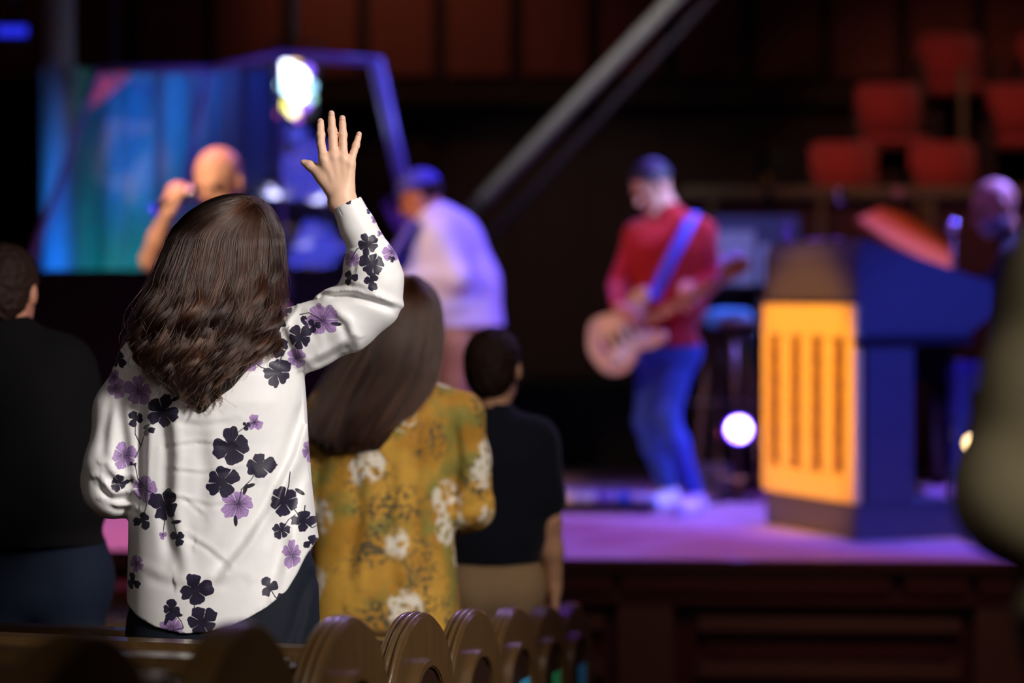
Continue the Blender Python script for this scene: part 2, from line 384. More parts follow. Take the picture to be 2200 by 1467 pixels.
def person(J, label, skin=M_skin, g=1, shirt=None, shirt_extra=(), shoe_g=1, sleeve='long', trousers=None, shoes=M_blackgl, hair=None, hem=None,
           h=.008, hands=True, curl=.6, group=None, extra=None, hs=1, collar=None, e=.014, beard=None, hl=.3, crop=False):
    """J: head(center), fwd, up, neck, sh, el, wr, hip, kn, an, hd (hand dirs), hn (palm normals). Returns the body object."""
    pr = head_prims(J['head'], J['fwd'], J.get('up', (0, 0, 1)), hs)
    nk = V3(J['neck']); hd = V3(J['head']); r, f, u = frame(J['fwd'], J.get('up', (0, 0, 1)))
    pr.append(cap(nk-(hd-nk)*.2, hd-u*.03*hs-f*.02*hs, .056*g, .052*g, .03))
    pr += torso_prims(J, g*.93)
    for i in (0, 1):
        pr += arm_prims(J['sh'][i], J['el'][i], J['wr'][i], g)
        pr += leg_prims(J['hip'][i], J['kn'][i], J['an'][i], g*.93)
        td = V3(J['toe'][i]) if 'toe' in J else V3((f.x, f.y, 0)).normalized()
        pr.append(cap(V3(J['an'][i])-Vector((0, 0, .045)), V3(J['an'][i])-Vector((0, 0, .055))+td*.13, .032, .026, .03))
        if hands:
            d = V3(J['hd'][i]) if 'hd' in J else (V3(J['wr'][i])-V3(J['el'][i]))
            n = V3(J['hn'][i]) if 'hn' in J else Vector((0, 0, -1))
            cu = curl[i] if isinstance(curl, (tuple, list)) else curl
            pr += hand_prims(J['wr'][i], d, n, 1 if i else -1, cu, 1.02*g)
    if extra: pr += extra
    body = blob('person', pr, h, skin); tag(body, label, 'person', group)
    eyes(body, J['head'], J['fwd'], J.get('up', (0, 0, 1)), hs)
    L = lambda x, y, z: hd+(r*x+f*y+u*z)*hs
    tube('mouth', [L(-.022, .0905, -.061), L(0, .0965, -.062), L(.022, .0905, -.061)], .0045*hs, M_lips, body, 8)
    if shirt:
        sp = torso_prims(J, g, e)
        for i in (0, 1):
            s_, e_, w_ = V3(J['sh'][i]), V3(J['el'][i]), V3(J['wr'][i])
            if sleeve == 'long': sp += [cap(s_, e_, .058*g+e*.4, .048*g+e*.4, .04), cap(e_, e_.lerp(w_, .93), .048*g+e*.4, .034*g+e*.3, .02)]
            else: sp += [cap(s_, s_.lerp(e_, .72), .06*g+e*.5, .058*g+e*.7, .04)]
        sp += list(shirt_extra); sp.append(cap(nk-(hd-nk)*.1, nk+(hd-nk)*.18, .064*g, .06*g, .02))
        hz = hem if hem is not None else min(J['hip'][0][2], J['hip'][1][2])-.06
        blob('sweater' if sleeve == 'long' else 'polo_shirt', sp, h, shirt, body, [lambda x, y, z: hz-z+0*x+0*y])
    if collar:
        lathe('collar', [(.056*g, 0), (.064*g, 0), (.062*g, .045), (.054*g, .045)], nk+(hd-nk)*.02, hd-nk, collar, body)
    if trousers:
        ms = trousers if isinstance(trousers, (list, tuple)) else (trousers,)
        hz = hem if hem is not None else min(J['hip'][0][2], J['hip'][1][2])-.06
        tp = [cap(J['hip'][0], J['hip'][1], .1*g, None, .05)]
        tp2 = [cap(V3(J['hip'][i])+Vector((0, 0, .08)), J['hip'][i], .085*g, .09*g, .05) for i in (0, 1)]
        pc = (V3(J['hip'][0])+V3(J['hip'][1]))/2
        tp += tp2+[cap(pc+Vector((0, 0, .06)), pc, .105*g, None, .05)]
        for i in (0, 1): tp += leg_prims(J['hip'][i], J['kn'][i], J['an'][i], g, .008)
        blob('trousers', tp, h, ms[0], body, [lambda x, y, z: z-hz-.04+0*x+0*y])
    if shoes:
        for i in (0, 1):
            a = V3(J['an'][i]); td = V3(J['toe'][i]) if 'toe' in J else V3((f.x, f.y, 0)).normalized()
            z0 = a.z-.095
            sp = [cap(a-Vector((0, 0, .02)), a-Vector((0, 0, .055)), .042*shoe_g, .042*shoe_g, .02), cap(a-Vector((0, 0, .06))-td*.03, a-Vector((0, 0, .068))+td*.15, .044*shoe_g, .038*shoe_g, .02)]
            blob('shoe', sp, .007, shoes, body, [lambda x, y, z: z0-z+0*x+0*y])
    if hair == 'cap' or isinstance(hair, tuple):
        cm = hair[1]; R = [list(r), list(f), list(u)]
        cp = [ell(L(0, -.008, .038), (.086*hs, .106*hs, .092*hs), .01, R), ell(L(0, .115, .052), (.062*hs, .075*hs, .007*hs), .012, R)]
        blob('cap', cp, .006, cm, body, [plane_cut(L(0, 0, .045), -(u-f*.06))])
        blob('hair', [ell(L(0, -.012, .02), (.082*hs, .1*hs, .088*hs), .01, R)], .006, MB_short, body,
             [plane_cut(L(0, .01, .0), f-u*.1), plane_cut(L(0, 0, .055), u), plane_cut(L(0, 0, -.035), -u)])
    elif hair:
        R = [list(r), list(f), list(u)]
        hp = [ell(L(0, -.014, .036), (.086*hs, .104*hs, .094*hs), .01, R), ell(L(0, -.045, -.02), (.07*hs, .068*hs, .07*hs), .03, R)]
        nv = random.random()*9
        dsp = (lambda x, y, z: .004*np.sin(x*150+nv+3*np.sin(z*90))*np.sin(z*120+2*np.sin(y*110+nv))+.002*np.sin(x*330)*np.sin(y*290+z*310), hp[0][1]-.03, hp[0][2]+.03, 0, 'd')
        blob('hair', hp+[dsp], .005, hair, body, [plane_cut(L(0, .052, .05), f*.85-u*hl)]+([plane_cut(L(0, -.03, -.01), -(u+f*.35))] if crop else []), smooth=1)
    if beard:
        R = [list(r), list(f), list(u)]
        blob('beard', [ell(L(0, .035, -.06), (.064*hs, .068*hs, .062*hs), .02, R)], .006, beard, body, [plane_cut(L(0, 0, -.035), u)])
    return body
def stand_legs(hipc, yaw_r, floor, w=.095, spread=.12, h=None):
    """two straight legs from a pelvis centre: returns hip, kn, an lists"""
    r = V3(yaw_r).normalized(); hc = V3(hipc)
    hip = [hc-r*w, hc+r*w]; an = [Vector((hc.x, hc.y, floor+.095))-r*spread, Vector((hc.x, hc.y, floor+.095))+r*spread]
    kn = [hip[i].lerp(an[i], .5) for i in (0, 1)]
    return hip, kn, an
# ------------------------------------------------------------------ the setting
SX = [(-7, 11.5), (-1.7, 10.92), (.2, 10.57), (2.2, 10.43), (7, 10.3)]
def sy(x): return float(np.interp(x, [p[0] for p in SX], [p[1] for p in SX]))
def st(o, name=None): o['kind'] = 'structure'; return o
st(prism('floor', [(-7, -2, floor_z(-2)), (-7, 11.6, floor_z(11.6)), (-7, 11.6, -1.2), (-7, -2, -1.2)], (14, 0, 0), M_carpet, bevel=0))
stage = st(prism('floor_stage', [(x, y, STZ-.06) for x, y in SX]+[(7, 19.1, STZ-.06), (-7, 19.1, STZ-.06)], (0, 0, .06), M_stagefl, bevel=0))
front = st(prism('wall_stage_front', [(x, y+.06, -.8) for x, y in SX]+[(7, 11.7, -.8), (-7, 11.7, -.8)], (0, 0, .8+STZ-.061), M_stagew, bevel=0))
def fp(name, x0, x1, z0, z1, proud, m=M_stagew, bevel=.008):
    y0, y1 = sy(x0), sy(x1)
    return prism(name, [(x0, y0+.07, z0), (x0, y0-proud, z0), (x1, y1-proud, z0), (x1, y1+.07, z0)], (0, 0, z1-z0), m, front, bevel)
for x0, x1 in ((-6.9, -1.7), (-1.7, .2), (.2, 2.2), (2.2, 6.9)):
    fp('nosing', x0, x1, STZ-.045, STZ-.001, .035); fp('moulding', x0, x1, .17, .205, .03)
x = -1.02
for b in range(5):
    fp('pilaster', x, x+.23, -.6, .168, .03, M_stagep)
    fp('frieze_panel', x-.28, x-.02, .215, .30, .0); fp('frieze_panel', x+.02, x+1.12, .215, .30, .0)
    fp('rail', x+.33, x+1.40, .06, .125, .02, M_stagep); fp('rail', x+.33, x+1.40, -.13, -.06, .02, M_stagep); fp('rail', x+.33, x+1.40, -.33, -.27, .02, M_stagep)
    fp('panel', x+.36, x+1.37, -.055, .055, -.035)
    x += 1.455
st(box('floor_back_dark_block', (-.55, 15.9, STZ+.001), (1.05, 18.9, STZ+.5), M_black))  # added black block that darkens the far stage floor
back = st(box('wall_back', (-7, 19, -1), (7, 19.2, 7), M_wall, bevel=0))
for k, z0, z1, m in ((0, 3.06, 4.6, M_panel), (1, .5, 2.75, M_wall)):
    for i in range(24):
        x0 = -6.75+i*.57
        if k == 1 and x0 > 1.0: continue
        box('panel', (x0, 18.965, z0), (x0+.47, 19.02, z1), m, back, .015)
box('ledge', (-7, 18.80, 2.84), (7, 19.02, 3.0), M_wall, back, .02)
st(box('wall_left', (-7.2, -2, -1), (-7, 19.2, 7), M_wall, bevel=0)); st(box('wall_right', (7, -2, -1), (7.2, 19.2, 7), M_wall, bevel=0))
st(box('ceiling', (-7.2, -2, 7), (7.2, 19.2, 7.2), M_ceil, bevel=0))
# stage steps on the left
t = empty('stage_steps', (-2.3, 10.6, floor_z(10.2)), 0, 'dark red wooden steps leading up to the left part of the stage', 'steps')
for i, (z, y) in enumerate(((.24, 10.52), (.11, 10.26), (-.02, 10.0), (-.17, 9.74))):
    o = box('tread', (-3.3+2.3, y-10.6, z-.03-t.location.z), (-1.35+2.3, y+.30-10.6, z-t.location.z), M_stagew, t)
    box('riser', (-3.28+2.3, y+.03-10.6, z-.13-t.location.z), (-1.37+2.3, y+.06-10.6, z-.031-t.location.z), M_stagep, t)

# ------------------------------------------------------------------ choir loft with red chairs
lf = st(box('wall_loft_front', (1.08, 16, STZ-.01), (6.9, 16.12, 2.04), mat('loft_dark_red_wood', '451210', .6, .25, 5), bevel=.01))
for i, (y, z) in enumerate(((16.12, 1.60), (17.05, 2.05), (17.95, 2.48))):
    st(box('floor_loft', (1.3+.25*i, y+.001, z-1.2), (6.9, y+.92, z), M_black, bevel=0))
t = empty('loft_railing', (1.2, 15.97, 2.04), 0, 'long olive-brown wooden rail running below the red choir chairs', 'railing')
M_rail = wood('rail_wood', '6b5636', .4, .3)
box('handrail', (-.15, -.06, 0), (5.7, .12, .085), M_rail, t, .015)
for k in range(9): box('post', (.02+k*.68, -.055, -.42), (.07+k*.68, -.015, 0), M_rail, t, .006)
M_redv = mat('red_velvet', 'b03a34', .9, .08, 20, .2, 200, sheen=.3, spec=.2)
M_chw = wood('choir_chair_wood', '33180f', .4)
def choir_chair(loc):
    t = empty('choir_chair', loc)
    bm = bmesh.new()
    bmesh.ops.create_cube(bm, size=1, matrix=Matrix.Translation((0, 0, .66)) @ Matrix.Rotation(-.16, 4, 'X') @ Matrix.Diagonal((.435, .07, .37, 1)))
    bm_obj('backrest', bm, M_redv, t, bevel=.03, smooth=True)
    bm = bmesh.new(); bmesh.ops.create_cube(bm, size=1, matrix=Matrix.Translation((0, -.22, .42)) @ Matrix.Diagonal((.46, .44, .08, 1)))
    bm_obj('seat', bm, M_redv, t, bevel=.025, smooth=True)
    for sx in (-1, 1):
        box('armrest', (sx*.265-.025, -.42, .60), (sx*.265+.025, .02, .635), M_chw, t, .01)
        box('arm_post', (sx*.265-.02, -.40, .0), (sx*.265+.02, -.36, .60), M_chw, t, .005)
        box('leg', (sx*.23-.02, .0, .0), (sx*.23+.02, .04, .62), M_chw, t, .005)
    return t
def copy_tree(o, loc):
    c = o.copy(); COL.objects.link(c); c.location = loc
    for ch in list(o.children):
        d = ch.copy(); COL.objects.link(d); d.parent = c
        for g in list(ch.children):
            e_ = g.copy(); COL.objects.link(e_); e_.parent = d
    return c
ch0 = None
for px, row, lab in ((1812, 0, 'left red-backed chair in the front row above the loft rail'), (2025, 0, 'right red-backed chair in the front row above the loft rail'),
                     (1907, 1, 'whole red-backed chair in the middle row of the choir loft'), (2190, 1, 'red-backed chair cut by the right frame edge, middle loft row'),
                     (2040, 2, 'uppermost red-backed chair standing whole in the top loft row'), (2252, 2, 'sliver of a red-backed chair at the frame edge, top loft row')):
    y = (16.62, 17.5, 18.4)[row]; z = (1.60, 2.05, 2.48)[row]
    loc = ((px-1100)/F*y, y, z)
    o = choir_chair(loc) if ch0 is None else copy_tree(ch0, loc)
    ch0 = ch0 or o; tag(o, lab, 'chair', 'red choir chairs in the loft')
# slender stands on the loft
def mic_stand(name, x, y, z0, z1, r, label, mtop, m=M_blackmetal, rb=.012, cat='microphone', ballh=None):
    t = empty(name, (x, y, z0), 0, label, cat)
    lathe('base', [(.001, 0), (.12, 0), (.12, .015), (.02, .03), (.001, .03)], (0, 0, 0), (0, 0, 1), m, t)
    tube('pole', [(0, 0, .02), (0, 0, z1-z0-r)], rb, m, t)
    lathe('microphone_head', [(r*math.sin(a)+.0001, -r*math.cos(a)) for a in np.linspace(.05, PI-.05, 12)], (0, 0, z1-z0), (0, 0, 1), mtop, t)
    return t
p = P(2060, 150, 17.35); 
t = empty('wooden_stand', (p.x, 17.2, 2.05), 0, 'thin brown wooden stand between the chairs of the loft rows', 'stand')
box('post', (-.022, -.02, 0), (.022, .02, p.z-2.05), M_rail, t); box('base', (-.1, -.1, 0), (.1, .1, .03), M_rail, t)
M_pink = mat('pink_foam', 'd08898', .7, .1)
for px, py, yy, mt, lab, rb in ((1930, 415, 15.3, M_pink, 'pink foam-topped microphone stand in front of the loft rail', .02), (1978, 445, 15.4, M_brass, 'brass-headed microphone stand right of the pink-topped one', .02),
                        (1650, 385, 15.78, M_brass, 'dim brass-topped stand at the left part of the loft rail', .014), (2047, 487, 13.2, M_chrome, 'chrome-headed microphone beside the bearded pianist', .008)):
    p = P(px, py, yy); mic_stand('microphone_stand', p.x, yy, STZ, p.z, .035, lab, mt, M_brass if rb > .015 else M_blackmetal, rb)

# ------------------------------------------------------------------ camera boom crossing the dark back
t = empty('camera_boom', (P(985, 500, 16.2).x, 16.2, STZ), 0, 'long pale grey boom slanting up out of the picture across the dark hall', 'boom')
o3 = t.location
a, b, c = P(1036, 432, 16.2)-o3, P(1460, -12, 16.2)-o3, P(1720, -284, 16.2)-o3
M_boom = mat('pale_grey_tube', 'a8a49e', .5, .1, spec=.3)
tube('arm', [a, b, c], .052, M_boom, t, 16)
M_bd = mat('dark_tube', '3a3040', .6, .1)
tube('arm_end', [P(905, 570, 16.2)-o3, a], .048, M_bd, t, 14)
tube('lower_arm', [P(985, 585, 16.3)-o3, P(1520, 5, 16.3)-o3, P(1780, -275, 16.3)-o3], .03, M_bd, t, 12)
box('counterweight', P(885, 590, 16.2)-o3-Vector((.1, .12, .12)), P(885, 590, 16.2)-o3+Vector((.1, .12, .12)), M_black, t, .01)
pv = P(985, 520, 16.2)-o3
tube('pedestal', [(pv.x, pv.y, 0), pv], .05, M_black, t, 12)
box('pivot_bracket', pv+Vector((-.07, -.08, -.12)), pv+Vector((.07, .1, .08)), M_black, t, .01)
for k in range(3):
    an = k*2*PI/3; tube('leg', [(pv.x, pv.y, .35), (pv.x+.5*math.cos(an), pv.y+.5*math.sin(an), .02)], .02, M_black, t)

# ------------------------------------------------------------------ curtain, column, little blue lamp at the left
M_curt = mat('pale_curtain', 'a8acb8', .85, .1, 8, .1, 40, sheen=.2)
xs = np.linspace(-2.90, -1.35, 340); zs = np.linspace(STZ+.02, 2.85, 50)
fy = 15.85+.05*np.sin(xs*26)+.025*np.sin(xs*61+1)+.02*np.sin(xs*11)
Vc = np.array([(x_, y_+.01*math.sin(z_*3+x_*9), z_) for z_ in zs for x_, y_ in zip(xs, fy)]); nx = len(xs)
Qc = [(j*nx+i, j*nx+i+1, (j+1)*nx+i+1, (j+1)*nx+i) for j in range(len(zs)-1) for i in range(nx-1)]
tag(mesh_np('curtain', Vc, Qc, M_curt), 'tall pleated stage curtain glowing teal and blue behind the drum booth', 'curtain')
t = empty('fabric_column', (P(128, 400, 15.2).x, 15.2, STZ), 0, 'slim upright fabric column glowing bright blue at the left of the booth', 'column')
lathe('sleeve', [(.001, .05), (.10, .05), (.095, 1.2), (.085, 3.9), (.001, 3.9)], (0, 0, 0), (0, 0, 1), M_curt, t)
lathe('base', [(.001, 0), (.2, 0), (.2, .05), (.001, .05)], (0, 0, 0), (0, 0, 1), M_black, t)
p = P(28, 68, 15)
t = empty('blue_lamp_bar', (p.x, 15, p.z), 0, 'short bar lamp shining deep blue in the upper left corner', 'lamp')
box('housing', (-.1, -.03, -.05), (.1, .06, .05), M_black, t)
box('lens', (-.088, -.04, -.028), (.088, -.031, .03), mat('blue_lens', '2028c0', .3, emit='2a30e0', estr=.9), t)
tube('hanger', [(0, .02, .05), (0, .02, 7-p.z)], .012, M_black, t)
tube('cable', [(.05, .02, .05), (.08, .05, 1), (.05, .02, 7-p.z)], .006, M_black, t)

# ------------------------------------------------------------------ drum booth
BY = 13.8
t = empty('drum_booth', (P(475, 577, BY).x, BY, STZ), 0, 'clear acrylic drum booth with violet edges on a dark solid base', 'booth')
o3 = t.location
M_bbase = mat('booth_base_black', '17100d', .7, .2, spec=.2)
M_edge = mat('violet_edge_glow_tint', 'b8a0e8', .4, .05)  # lavender colour stands in for the glow of edge-lit acrylic
m = bpy.data.materials.new('acrylic'); m.use_nodes = True; N = m.node_tree.nodes; Lk = m.node_tree.links; N.clear()
out = N.new('ShaderNodeOutputMaterial'); mxs = N.new('ShaderNodeMixShader'); tr = N.new('ShaderNodeBsdfTransparent'); gl = N.new('ShaderNodeBsdfGlossy')
tr.inputs[0].default_value = (.9, .93, .97, 1); gl.inputs['Roughness'].default_value = .04; gl.inputs[0].default_value = (.8, .85, 1, 1)
fr = N.new('ShaderNodeFresnel'); fr.inputs[0].default_value = 1.3
ml = N.new('ShaderNodeMath'); ml.operation = 'MULTIPLY'; ml.inputs[1].default_value = .35; Lk.new(fr.outputs[0], ml.inputs[0]); Lk.new(ml.outputs[0], mxs.inputs[0]); Lk.new(tr.outputs[0], mxs.inputs[1]); Lk.new(gl.outputs[0], mxs.inputs[2]); Lk.new(mxs.outputs[0], out.inputs[0])
M_acr = m
def Q4(name, pts, m, th=.012):
    pts = [Vector(p)-o3 for p in pts]; n = (pts[1]-pts[0]).cross(pts[2]-pts[0]).normalized()*th
    return prism(name, pts, n, m, t, 0)
BL, TL, TR, BR = P(62, 577, BY-.1), P(213, 150, BY+.5), P(808, 132, BY+.5), P(905, 640, BY-.1)
M1b, M1t, M2b, M2t = P(362, 577, BY-.25), P(447, 150, BY+.3), P(610, 600, BY-.25), P(600, 118, BY+.3)
BL.z = M1b.z = M2b.z = BR.z = 1.235+STZ
Q4('acrylic_panel', [BL, M1b, M1t, TL], M_acr); Q4('acrylic_panel', [M1b, M2b, M2t, M1t], M_acr); Q4('acrylic_panel', [M2b, BR, TR, M2t], M_acr)
TLb, TRb, BLb, BRb = TL+Vector((.1, 1.5, 0)), TR+Vector((0, 1.5, 0)), BL+Vector((.1, 1.75, 0)), BR+Vector((0, 1.75, 0))
Q4('acrylic_panel', [BR, BRb, TRb, TR], M_acr); Q4('acrylic_panel', [BL, BLb, TLb, TL], M_acr)
for a, b, r in ((BL, TL, .018), (BR, TR, .042), (TL, M1t, .022), (M1t, M2t, .02), (M2t, TR, .026), (M1b, M1t, .02), (M2b, M2t, .012), (TR, TRb, .02), (TL, TLb, .015)):
    tube('edge_strip', [a-o3, b-o3], r, M_edge, t, 8)
bl = [Vector((q.x, q.y, STZ)) for q in (BL, M1b, M2b, BR)]; bt = [BL, M1b, M2b, BR]
for i in range(3): Q4('base_panel', [bl[i], bl[i+1], bt[i+1]-Vector((0, 0, .012)), bt[i]-Vector((0, 0, .012))], M_bbase, .03)
# coral pennant standing in for a reflection in the left pane
t = empty('coral_reflection', P(232, 150, 15), 0, 'small coral-red pennant standing in for a reflection in the upper left booth pane', 'patch'); o3 = t.location
prism('cloth', [P(x_, y_, 15)-o3 for x_, y_ in ((212, 146), (284, 150), (258, 185), (222, 215), (188, 236), (194, 195))], (0, .012, 0), mat('coral_reflection_tint', 'e0523c', .8, .05, sheen=.2), t)  # coral shape paints a reflection in the acrylic
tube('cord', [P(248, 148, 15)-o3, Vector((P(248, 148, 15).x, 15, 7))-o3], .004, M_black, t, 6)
light('SPOT', 'added_patch_light', (-2.4, 12.6, 3.7), P(228, 188, 15), 190, (1, .45, .35), .03, 8, .5)  # added spot so the coral shape shows bright
# multi-lens spotlight in the booth
t = empty('stage_spotlight', P(632, 185, 14.9), 0, 'dazzling white multi-lens spotlight hanging above the drummer', 'spotlight'); o3 = t.location
bm = bmesh.new(); bmesh.ops.create_cube(bm, size=1, matrix=Matrix.Translation((0, .10, 0)) @ Matrix.Diagonal((.24, .14, .38, 1)))
bm_obj('housing', bm, M_blackmetal, t, bevel=.02)
tube('yoke', [(-.14, .1, -.05), (-.15, .1, .26), (.15, .1, .26), (.14, .1, -.05)], .012, M_blackmetal, t)
tube('hanger', [(0, .1, .26), (0, .1, 7-o3.z)], .015, M_blackmetal, t)
for px, py, r, c, s_ in ((615, 150, .052, 'f0f0ff', 7), (640, 165, .055, 'ffffff', 9), (612, 182, .045, 'c8f8ff', 6), (640, 205, .045, 'fff8f0', 9), (612, 225, .028, 'f8e858', 3), (630, 240, .030, 'ffe8a0', 5),
                         (662, 150, .03, '8a5af0', 2.2), (665, 185, .036, 'a8e0f8', 2.2), (655, 225, .03, 'a060f0', 2.2), (668, 212, .024, 'b0f0d8', 1.6), (640, 253, .02, 'c060e0', 1.6), (600, 245, .018, 'e85090', 1.2), (636, 130, .022, 'ffc860', 2.5)):
    q = P(px, py, 14.9)-o3; nm = 'lens_glow_'+c
    lathe('lens', [(.0005, -.012), (r*.8, -.008), (r, .0), (r, .03), (.0005, .03)], (q.x, q.y, q.z), (0, 1, 0), mat(nm, c, .3, 0, emit=c, estr=s_), t, 20)
light('POINT', 'spotlight_glow', P(632, 185, 14.6), None, 5, (.8, .8, 1), .12)
# drum riser and kit
ry = 14.6
st(box('floor_drum_riser', (-2.35, 14.02, STZ+.001), (-.62, 15.35, STZ+.35), M_black)); RZ = STZ+.35
M_shell = mat('violet_drum_shell', '5a4ab8', .3, .15, 20, coat=.6); M_dhead = mat('drum_head_white', 'dcdcf0', .5, .03)
M_cym = mat('cymbal_bronze', 'a8a0c0', .25, .1, 30, metal=.9)
def drum(name, label, c, axis, r, hgt, legs=0, head=M_dhead):
    t = empty(name, c, 0, label, 'drum')
    lathe('shell', [(.001, -hgt/2), (r, -hgt/2), (r, hgt/2), (.001, hgt/2)], (0, 0, 0), axis, M_shell, t)
    for s_ in (-1, 1):
        lathe('hoop', [(r, 0), (r+.012, 0), (r+.012, .025), (r, .025)], Vector(axis).normalized()*(s_*hgt/2-.0125), axis, M_chrome, t)
        lathe('drumhead', [(.001, 0), (r-.005, 0), (r-.005, .006), (.001, .006)], Vector(axis).normalized()*(s_*hgt/2+(.0 if s_ > 0 else -.006)), axis, head, t)
    for k in range(legs):
        a_ = k*2*PI/3+.5; q = Vector((r*math.cos(a_), r*math.sin(a_), 0)); tube('leg', [q, q*1.1+Vector((0, 0, RZ-c[2]))], .009, M_chrome, t)
    return t
p = P(715, 610, 14.5)
drum('bass_drum', 'large drum with a pale round head facing out, behind the raised arm', (p.x-.05, 14.45, RZ+.29), (.15, -1, 0), .27, .36)
drum('snare_drum', 'shallow violet snare drum in front of the drummer', (P(640, 560, 14.5).x, 14.75, RZ+.62), (.1, -.1, 1), .17, .13, 3)
drum('tom_drum', 'violet tom drum under the bright blue cymbal', (P(600, 560, 14.5).x, 14.45, RZ+.78), (.1, -.35, 1), .15, .2, 3)
drum('floor_tom', 'deep violet floor drum left of the drummer', (P(560, 600, 14.5).x-.08, 14.7, RZ+.42), (0, 0, 1), .2, .4, 3)
def cymbal(label, px, py, y, r, tilt):
    p = P(px, py, y); t = empty('cymbal', (p.x, y, RZ), 0, label, 'cymbal')
    n = Vector((tilt, -.25, 1)).normalized(); h_ = p.z-RZ
    lathe('cymbal_plate', [(.001, .03), (.03, .025), (.05, .012), (r*.7, .004), (r, -.004), (r, -.007), (.05, .006), (.001, .02)], (0, 0, h_), n, M_cym, t, 36)
    tube('pole', [(0, 0, .25), (0, 0, h_)], .010, M_chrome, t)
    for k in range(3):
        a_ = k*2*PI/3+.3; tube('leg', [(0, 0, .3), (.15*math.cos(a_), .15*math.sin(a_), .01)], .009, M_chrome, t)
cymbal('wide bright blue-lit cymbal just left of the raised cuff', 676, 520, 14.25, .22, .02)
cymbal('violet cymbal directly above the right side of the dark hair', 575, 410, 14.2, .2, .12)
cymbal('small violet cymbal under the drummer\'s chin', 700, 425, 14.3, .15, -.05)

# ------------------------------------------------------------------ lectern
LR = math.atan2(.346, .938)
t = empty('lectern', (1.526, 11.33, STZ), LR, 'tall wooden lectern whose slotted front glows golden orange, side in blue light', 'lectern')
M_lw = wood('lectern_wood_dimmed', '4c4444', .5, .2, .15); M_lg = wood('golden_oak', 'f2c870', .5, .10, .1, .3); M_ld = wood('lectern_dark_moulding', '201216', .5)  # dark wood colour stands in for amber light shuttered off top and base
box('plinth', (-.0, -.01, 0), (.56, .92, .16), M_lw, t, .01)
box('body', (.05, 0, .16), (.29, .93, .90), M_lw, t, .004)
box('backing_board', (.03, .03, .2), (.049, .90, 1.02), mat('amber_board', '7a3c14', .7, .2), t, 0)
for nm, y0, y1, z0, z1 in (('stile', 0, .105, .16, 1.05), ('stile', .845, .93, .16, 1.05), ('bottom_rail', .106, .844, .16, .285), ('top_rail', .106, .844, .90, 1.05),
                           ('slat', .19, .322, .286, .899), ('slat', .405, .537, .286, .899), ('slat', .62, .755, .286, .899)):
    box(nm, (-.012, y0, z0), (.028, y1, z1), M_lg, t, .005)
for yc in (.148, .364, .579, .80):
    lathe('spindle', [(.006+.016*abs(math.sin(k*PI/8))**1.5, .29+k*.6/40) for k in range(41)], (.0, yc, 0), (0, 0, 1), mat('amber_spindle_wood', '9c5a20', .5, .2), t, 10)
prism('desk', [(0, 0, .905), (0, 0, 1.26), (.03, 0, 1.34), (.70, 0, 1.14), (.70, 0, 1.0), (.56, 0, .905)], (0, .93, 0), M_lw, t, .006)
box('moulding', (-.02, -.025, .865), (.58, -.001, .904), M_ld, t, .008); box('moulding', (-.022, -.02, 1.052), (-.001, .95, 1.07), M_ld, t, .004)
box('base_moulding', (-.02, -.03, .0), (.60, -.011, .13), M_lw, t, .008)
prism('bookrest_lip', [(.66, .03, 1.152), (.70, .03, 1.142), (.71, .03, 1.17), (.67, .03, 1.18)], (0, .87, 0), M_ld, t, .003)
LW = lambda a, b, c: Matrix.Translation((1.526, 11.33, STZ)) @ Matrix.Rotation(LR, 4, 'Z') @ Vector((a, b, c))
q = LW(.05, .35, 1.335)
t = empty('gooseneck_microphone', q, 0, 'slim gooseneck microphone curving up from the lectern top', 'microphone')
tube('gooseneck', [(0, 0, 0), (.0, 0, .08), (.02, 0, .13), (.06, -.01, .17)], .006, M_blackmetal, t)
tube('microphone_head', [(.055, -.01, .165), (.03, -.01, .24)], .02, M_chrome, t); lathe('base', [(.001, 0), (.03, 0), (.03, .01), (.001, .01)], (0, 0, 0), (0, 0, 1), M_blackmetal, t)
q = LW(.25, .62, 1.285)
t = empty('open_book', q, LR, 'thick open book lying on the sloping lectern top', 'book')
for k, (b0, b1) in enumerate(((-.16, -.002), (.002, .16))):
    prism('page_block', [(-.11, b0, .035), (.11, b0, -.03), (.11, b1, -.03), (-.11, b1, .035)], (.008, 0, .035), M_white, t, .004)
prism('cover', [(-.12, -.17, .03), (.12, -.17, -.04), (.12, .17, -.04), (-.12, .17, .03)], (.002, 0, .007), M_black, t, 0)
q = LW(.06, .80, 1.335)
t = empty('water_glass', q, 0, 'small drinking glass on the far corner of the lectern', 'glass')
lathe('glass_body', [(.001, 0), (.028, 0), (.033, .1), (.030, .1), (.026, .006), (.001, .006)], (0, 0, 0), (0, 0, 1), M_acr, t)
lathe('water', [(.001, .007), (.0255, .007), (.0285, .06), (.001, .06)], (0, 0, 0), (0, 0, 1), M_acr, t)

